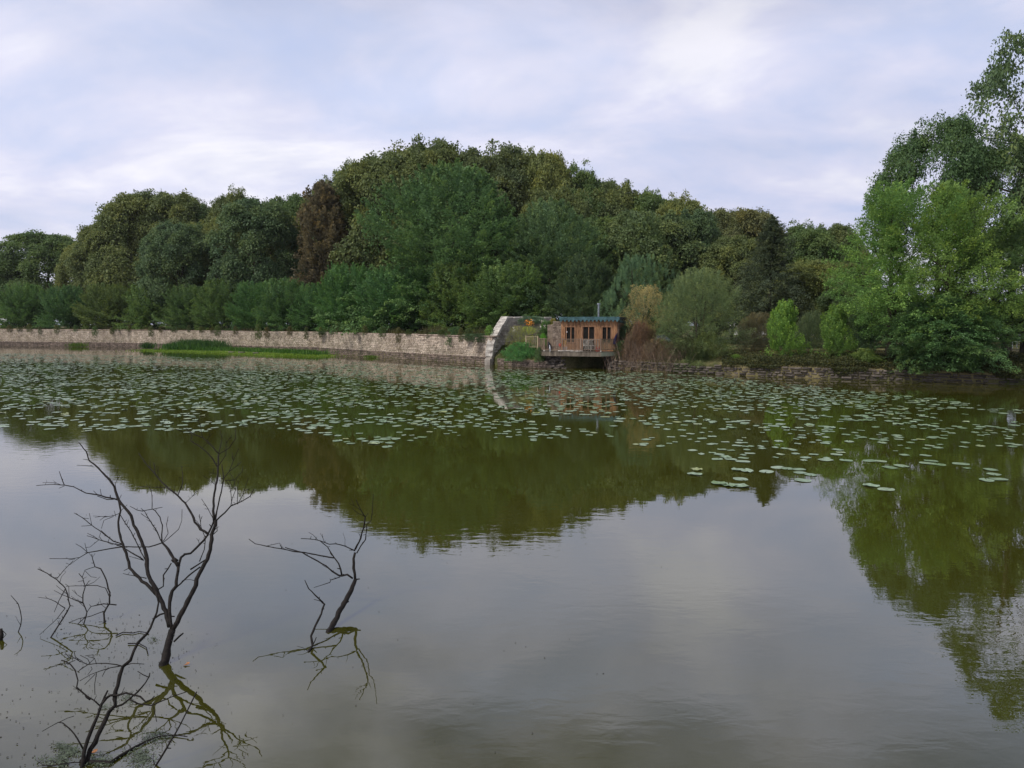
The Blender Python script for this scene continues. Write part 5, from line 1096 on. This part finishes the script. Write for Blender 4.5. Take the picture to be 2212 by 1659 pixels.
place('oak', 'dark oak at the right edge, lower than the sparse tall tree', 'tree', GR, oak, (12, 14), 2175, 300, 270, 52, (.045, .072, .028), trunk=TO[1])
place('ash', 'bright green leafy tree at right, leftmost of the big group', 'tree', GR, ash, (10, 12), 1920, 380, 235, 46, (.076, .138, .034), trunk=TO[0], rz=.5)
place('ash', 'yellow-green tree with hanging sprays in the middle of the right-hand group', 'tree', GR, ash, (10, 12), 2040, 383, 240, 43.5, (.088, .142, .034), trunk=TO[1], rz=2.1)
place('ash', 'mid-green tree at the right edge below the dark oak', 'tree', GR, ash, (10, 12), 2170, 470, 230, 44.5, (.052, .088, .030), trunk=TO[0], rz=3.3)
place('ash', 'low leafy green tree leaning over the water at right', 'tree', GR, ash2, (7, 7.6), 2030, 628, 190, 42.8, (.050, .100, .034), zb=.75, rz=4.0)
place('ash', 'lower green bough mass touching the stones at right', 'tree', GR, ash2, (7, 7.6), 2110, 650, 150, 42.2, (.052, .100, .034), zb=.7, rz=1.0)
place('ash', 'small green bough tree between the yellow-green tree and the low bush', 'tree', GR, ash2, (7, 7.6), 1975, 640, 130, 43.6, (.050, .092, .032), zb=.5, rz=2.6)
place('tall_poplar', 'tall sparse thin-leaved tree leaning in at the right edge against the sky', 'tree', None, thin, (9, 13), 2215, 10, 330, 47, (.055, .085, .035), trunk=trunk_mesh('trunk', 150, 13, .25, 11, limbs=14, fork=.15))
# ---- plants by the ramp wall and the hut
place('broom', 'feathery olive broom growing against the ramp wall', 'shrub', None, gol, (4.4, 6.5), cs(930, 0)[0], cs(0, 400)[1], 44, 60.8, (.125, .13, .05), zb=.9)
place('broom', 'yellow-green broom tips between the ramp wall and the garden rail', 'shrub', None, gol, (4.4, 6.5), cs(1250, 0)[0], cs(0, 420)[1], 44, 61.5, (.17, .20, .04), zb=1.2, rz=2)
jun = spray('juniper_crown', 130, 4.4, 1.9, nb=300, npl=60, Lb=.9, elev=(-.1, .8), flat=.1, wid=.45, ll=.1, lw=.05, prof=lambda t: np.sqrt(np.clip(1 - ((t - .3) / .74) ** 2, .05, 1)), droop=.1)
place('juniper', 'spreading deep green juniper over the footing between ramp wall and deck', 'shrub', None, jun, (4.4, 1.9), cs(1060, 0)[0], cs(0, 830)[1], 82, 58.6, (.05, .13, .04), zb=.45, depthk=.7, rz=0)
place('juniper', 'low dark green shrub against the left end of the deck', 'shrub', None, jun, (4.4, 1.9), cs(1560, 0)[0], cs(0, 960)[1], 42, 57.0, (.06, .10, .04), zb=.45, rz=1, depthk=.5)
place('ivy_mound', 'blue-green clipped ivy mound on top of the ramp wall', 'ivy', None, jun, (4.4, 1.9), cs(1340, 0)[0], cs(0, 160)[1], 74, 65.0, (.065, .11, .065), zb=3.5, rz=.4, depthk=.6)
place('rose_bush', 'green climbing rose with white blooms left of the stone pier', 'shrub', None, lau, (5, 5.4), cs(1700, 0)[0], cs(0, 290)[1], 50, 60.5, (.06, .11, .035), zb=1.6)
place('fern', 'bright green fern behind the deck rail left of the stone pier', 'plant', None, jun, (4.4, 1.9), cs(1640, 0)[0], cs(0, 610)[1], 28, 59.0, (.08, .20, .03), zb=1.7, depthk=.6)
place('hop_plant', 'light green climbing plant left of the ramp wall', 'plant', None, ivy_c, (2.2, 3.2), cs(240, 0)[0], cs(0, 410)[1], 20, 62.6, (.10, .18, .045), zb=2.3)
place('ivy_column', 'dark ivy covering the right side of the wooden hut', 'ivy', None, ivy_c, (2.2, 3.2), 1347, 702, 30, 56.4, (.026, .045, .02), zb=1.0)
place('ivy_column', 'dark shrub under the hut eave, right of the folded parasol', 'ivy', None, ivy_c, (2.2, 3.2), 1343, 735, 34, 55.3, (.035, .055, .022), zb=.4)
place('ivy_mound', 'dark bush behind the stone pier beside the eave', 'ivy', None, ivy_c, (2.2, 3.2), cs(1900, 0)[0], cs(0, 230)[1], 22, 60.6, (.14, .13, .03), zb=2.6)
for k, (x, y, s_, D) in enumerate(((640, 720, 70, 86), (975, 726, 34, 65.6), (1000, 730, 30, 64.5), (508, 705, 30, 92), (985, 715, 60, 65.5))):
    pass
def hang(px, D, w_, zt, zb, col, lb, up=.4):
    X = (px - CX) / F * D; o = thing('ivy_clump', lb, 'ivy', (X, D, 0), .0, 'plants hanging over the long wall'); link('leaves', ivy_c, o, (0, 0, zb), None, (w_ / 2.2, w_ / 2.2 * .5, (zt - zb) / 3.2), tuple(c * 2.6 + .010 for c in col))
hang(985, 66.3, 1.9, 3.3, 1.4, (.045, .085, .03), 'largest ivy clump spilling over the long wall near the ramp wall')
hang(940, 69.0, 1.6, 2.75, 2.1, (.05, .08, .035), 'ivy fringe on the wall top left of the largest clump')
hang(1035, 62.6, 2.0, 2.7, 1.9, (.05, .08, .04), 'ivy on the wall top touching the ramp wall')
hang(1015, 63.8, 1.7, 2.65, 2.1, (.05, .085, .04), 'ivy fringe between the largest clump and the ramp wall')
hang(510, 98.4, 1.8, 3.6, 1.8, (.045, .08, .035), 'dark tuft of leaves on the wall above the tall grass')
hang(700, 86.4, 2.4, 2.7, 2.2, (.05, .08, .035), 'thin ivy patch on the wall top right of the mud bank')
hang(800, 78.6, 1.6, 2.75, 2.1, (.055, .09, .035), 'small green plant hanging at the middle of the wall')
hang(78, 117.5, 2.4, 3.0, 1.2, (.045, .08, .035), 'dark tongue of leaves hanging over the far left wall')
hang(400, 105, 2.6, 3.4, 2.4, (.05, .09, .035), 'weeds on the wall top at left')
for k in range(34):
    s_ = 46 + (WL - 47) * (k + rn.random()) / 34; x, y, a = wall_pt(s_); hgt = .5 + .7 * rn.random(); low = 2.45 - (.1 + .9 * rn.random() ** 2)
    o = thing('weed_tuft', 'small tuft of weeds rooted on top of the long stone wall', 'weed', (x + math.sin(a) * .05, y - math.cos(a) * .05, 0), a, 'weed tufts along the wall top')
    link('leaves', ivy_c, o, (0, 0, low), None, (.35 + .4 * rn.random(), .2, (2.45 + hgt - low) / 3.2), (.09 + .06 * rn.random(), .13 + .05 * rn.random(), .05))
# long dry grass on the wall top and the right bank
q = []; hh = []
for k in range(5200):
    s_ = 44 + (WL - 44.5) * rn.random() ** .8; x, y, a = wall_pt(s_); off = rn.uniform(.3, 1.7); q.append((x - math.sin(a) * off, y + math.cos(a) * off, 2.35)); hh.append(.5 + .35 * math.sin(s_ * .8) + (.35 if s_ > WL - 14 else 0))
blades('wall_top_grass', q, np.array(hh), .035, .25, 31, col=(.12, .12, .05))
q = []
for k in range(16000):
    t = rn.random(); px = 1560 + 720 * t; D = float(np.interp(px, [1560, 1783, 2212, 2300], [49, 45.4, 41, 40])) + .4 + 9 * rn.random() ** 1.6; X = (px - CX) / F * D
    zg = land_z(X, D)
    if zg > .2: q.append((X, D, zg - .03))
blades('bank_grass', q, .2, .03, .5, 32, col=(.17, .15, .06))
q = []
for k in range(5000):
    px = 1080 + 110 * rn.random(); D = 57 + 6 * rn.random(); X = (px - CX) / F * D; zg = land_z(X, D)
    if zg > .2: q.append((X, D, zg - .03))
blades('bank_grass', q, .35, .035, .4, 33, col=(.10, .14, .04))
# dense low growth over the edge of the right bank
p = []; 
for k in range(26000):
    px = 1560 + 760 * rn.random(); D = float(np.interp(px, [1560, 1783, 2212, 2320], [49.3, 45.6, 41.1, 39.9])) + 2.6 * rn.random() ** 1.3 - .15; X = (px - CX) / F * D
    hgt = .2 + .35 * (mn.noise(Vector((X * .8, D * .8, 1))) + .35); zg = max(.45, land_z(X, D)); p.append((X, D, zg + max(.02, hgt) * rn.random() ** .6))
for k in range(16000):
    px = 1560 + 760 * rn.random(); D = float(np.interp(px, [1560, 1783, 2212, 2320], [49.3, 45.6, 41.1, 39.9])) - .45 + .5 * rn.random(); X = (px - CX) / F * D
    nz = mn.noise(Vector((X * .5, 3.0, 1))) + .5 * mn.noise(Vector((X * 1.7, 7.0, 1)))
    if nz > .05: p.append((X, D, .78 - min(.62, .9 * nz) * rn.random()))
p = np.array(p); n = len(p)
tag(link('bank_undergrowth', leaves('bank_undergrowth', p, rn.normal(size=(n, 3)) + [0, -.4, -.3], UP + rn.normal(size=(n, 3)) * .6, .13 * rn.uniform(.6, 1.3, n), .07, rn.random(n)), col=(.085, .10, .04)), kind='stuff')
# flowers
def blooms(nm, lb, pts, m_, s_, seed, cat='flowers'):
    r = np.random.default_rng(seed); p = np.repeat(np.array(pts), 6, axis=0) + r.normal(size=(len(pts) * 6, 3)) * s_ * .5; n = len(p)
    c = p.mean(0); me = leaves(nm, p - c, r.normal(size=(n, 3)), r.normal(size=(n, 3)), s_, s_ * .6, r.random(n), M[m_]); tag(link(nm, me, loc=tuple(c)), lb, cat)
blooms('lily_flowers', 'cluster of orange lilies above the broom by the ramp wall', [tuple(cg(x, y, 60.6)) for x, y in ((1215, 300), (1235, 330), (1225, 370), (1260, 390), (1300, 330), (1330, 300), (1350, 340), (1325, 375), (1280, 350), (1245, 400), (1240, 290), (1310, 310))], 'flower', .17, 1)
blooms('rose_flowers', 'white roses on the climber left of the stone pier', [tuple(cg(x, y, 59.9)) for x, y in ((1600, 300), (1625, 320), (1685, 440), (1695, 460), (1580, 440), (1370, 285), (870, 540), (865, 480))], 'rose', .12, 2)
# ================================================================== THINGS BEYOND THE BANK
def house(px0, px1, D, zb, zeave, zr, lb, wallm, roofm, dep=7):
    x0, x1 = (px0 - CX) / F * D, (px1 - CX) / F * D; o = thing('house', lb, 'house', ((x0 + x1) / 2, D + dep / 2, zb)); w_ = x1 - x0; h = zeave - zb
    MB().box((0, 0, h / 2), (w_, dep, h)).build('wall', wallm, o)
    rf = MB(); e = .3; a, b_ = w_ / 2 + e, dep / 2 + e; rf.add([(-a, -b_, h), (a, -b_, h), (a, b_, h), (-a, b_, h), (-a, 0, zr - zb), (a, 0, zr - zb)], [(0, 1, 5, 4), (2, 3, 4, 5), (0, 4, 3), (1, 2, 5), (3, 2, 1, 0)]); rf.build('roof', roofm, o)
    n = max(2, int(w_ / 2.6))
    for k in range(n):
        wx = -w_ / 2 + w_ * (k + .5) / n; wo = MB().box((wx, -dep / 2 - .03, h * .55), (1.0, .06, 1.1)).build('window', M['white'], o); MB().box((wx, -dep / 2 - .07, h * .55), (.84, .02, .94)).build('pane', M['dark'], wo)  # near-black panes carry the darkness of the rooms in their colour
house(2060, 2330, 92, 1.5, 4.6, 6.3, 'white rendered house behind the right-hand trees, grey roof', M['housewall'], M['slate'])
house(1600, 1780, 130, 1.5, 4.2, 6.0, 'pale house glimpsed low behind the wood at right', M['housewall'], M['slate'])
def plastic_chair(px, py, D, rz, lb):
    g = P(px, py, D); s_ = 1.25; o = thing('plastic_chair', lb, 'chair', (g[0], g[1], g[2]), rz, 'white plastic chairs on the right bank')
    MB().box((0, 0, .42 * s_), (.5 * s_, .46 * s_, .04)).build('seat', M['white'], o)
    bk = MB().box((0, .24 * s_, .86 * s_), (.5 * s_, .04, .07)).build('backrest', M['white'], o)
    for k in range(6): MB().box(((-.21 + k * .084) * s_, .235 * s_, .64 * s_), (.05 * s_, .03, .42 * s_)).build('slat', M['white'], bk)
    for a in (-1, 1):
        MB().box((a * .26 * s_, 0, .62 * s_), (.05, .48 * s_, .04)).build('armrest', M['white'], o)
        for b_ in (-1, 1): MB().tube([(a * .23 * s_, b_ * .21 * s_, .41 * s_), (a * .28 * s_, b_ * .25 * s_, 0)], .03, 5).build('leg', M['white'], o)
plastic_chair(2183, 752, 58.5, .5, 'left white plastic chair on the grass at the right edge')
plastic_chair(2210, 751, 58.0, -.2, 'right white plastic chair, cut by the right edge')
g = P(1943, 742, 66.0)
o = thing('garden_parasol', 'orange-brown parasol glimpsed through the trees beyond the right bank', 'parasol', (g[0], g[1], g[2] - .6)); MB().tube([(0, 0, 0), (0, 0, 2.2)], .04, 6).build('pole', M['railwood'], o); MB().tube([(0, 0, 1.25), (0, 0, 2.05), (0, 0, 2.3)], [1.05, .25, .03], 8).build('canopy', M['terra'], o)
def simple_table():
    g = P(1940, 748, 64.0); o = thing('garden_table', 'white garden table beneath the orange-brown parasol', 'table', (g[0], g[1], land_z(g[0], g[1]))); MB().box((0, 0, .74), (1.4, .8, .05)).build('tabletop', M['white'], o)
    for a in (-1, 1):
        for b_ in (-1, 1): MB().box((a * .6, b_ * .32, .36), (.07, .07, .7)).build('leg', M['white'], o)
simple_table()
# parked car half hidden behind the golden shrub
g = P(1420, 736, 65.5); car = thing('parked_car', 'dark parked car almost hidden behind the golden shrub and the willow', 'car', (g[0], g[1], 1.12), .15)
MB().add([(-1.9, -.8, .25), (1.9, -.8, .25), (1.9, .8, .25), (-1.9, .8, .25), (-1.95, -.82, .85), (1.95, -.82, .8), (1.95, .82, .8), (-1.95, .82, .85)], [(3, 2, 1, 0), (4, 5, 6, 7), (0, 1, 5, 4), (1, 2, 6, 5), (2, 3, 7, 6), (3, 0, 4, 7)]).build('body', M['carpaint'], car)
MB().add([(-1.5, -.76, .852), (1.1, -.76, .852), (1.1, .76, .852), (-1.5, .76, .852), (-1.1, -.6, 1.38), (.5, -.6, 1.38), (.5, .6, 1.38), (-1.1, .6, 1.38)], [(4, 5, 6, 7), (0, 1, 5, 4), (1, 2, 6, 5), (2, 3, 7, 6), (3, 0, 4, 7)]).build('window', M['carglass'], car)
MB().add([(-1.15, -.62, 1.383), (.55, -.62, 1.383), (.55, .62, 1.383), (-1.15, .62, 1.383), (-1.1, -.58, 1.44), (.45, -.58, 1.44), (.45, .58, 1.44), (-1.1, .58, 1.44)], [(3, 2, 1, 0), (4, 5, 6, 7), (0, 1, 5, 4), (1, 2, 6, 5), (2, 3, 7, 6), (3, 0, 4, 7)]).build('roof', M['roof'], car)
for a in (-1.25, 1.25):
    for b_ in (-.8, .8): MB().tube([(a, b_ - .1, .31), (a, b_ + .1, .31)], .31, 14).build('wheel', M['black'], car)
# little white board at the far left
g = P(8, 691, 127); o = thing('notice_board', 'small white notice board on a post at the far left end of the wall', 'sign', (g[0], g[1], 2.5)); MB().box((0, 0, g[2] - 2.5), (1.1, .05, .7)).build('board', M['white'], o); MB().box((0, .06, (g[2] - 2.5) / 2), (.08, .08, g[2] - 2.5)).build('post', M['railwood'], o)

# ================================================================== AIR
hz = MB(); hz.box((-20, 60, 30), (460, 300, 64.6)); hm = bpy.data.materials.new('haze'); hm.use_nodes = True; ht = hm.node_tree; ht.nodes.clear()  # thin haze volume added to lift the darkest tones
ho = ht.nodes.new('ShaderNodeOutputMaterial'); hv = ht.nodes.new('ShaderNodeVolumePrincipled'); hv.inputs['Density'].default_value = 0.00011; hv.inputs['Color'].default_value = (.9, .93, 1, 1); hv.inputs['Anisotropy'].default_value = 0.2
ht.links.new(hv.outputs[0], ho.inputs['Volume']); hb = hz.build('haze', hm); tag(hb, kind='stuff')
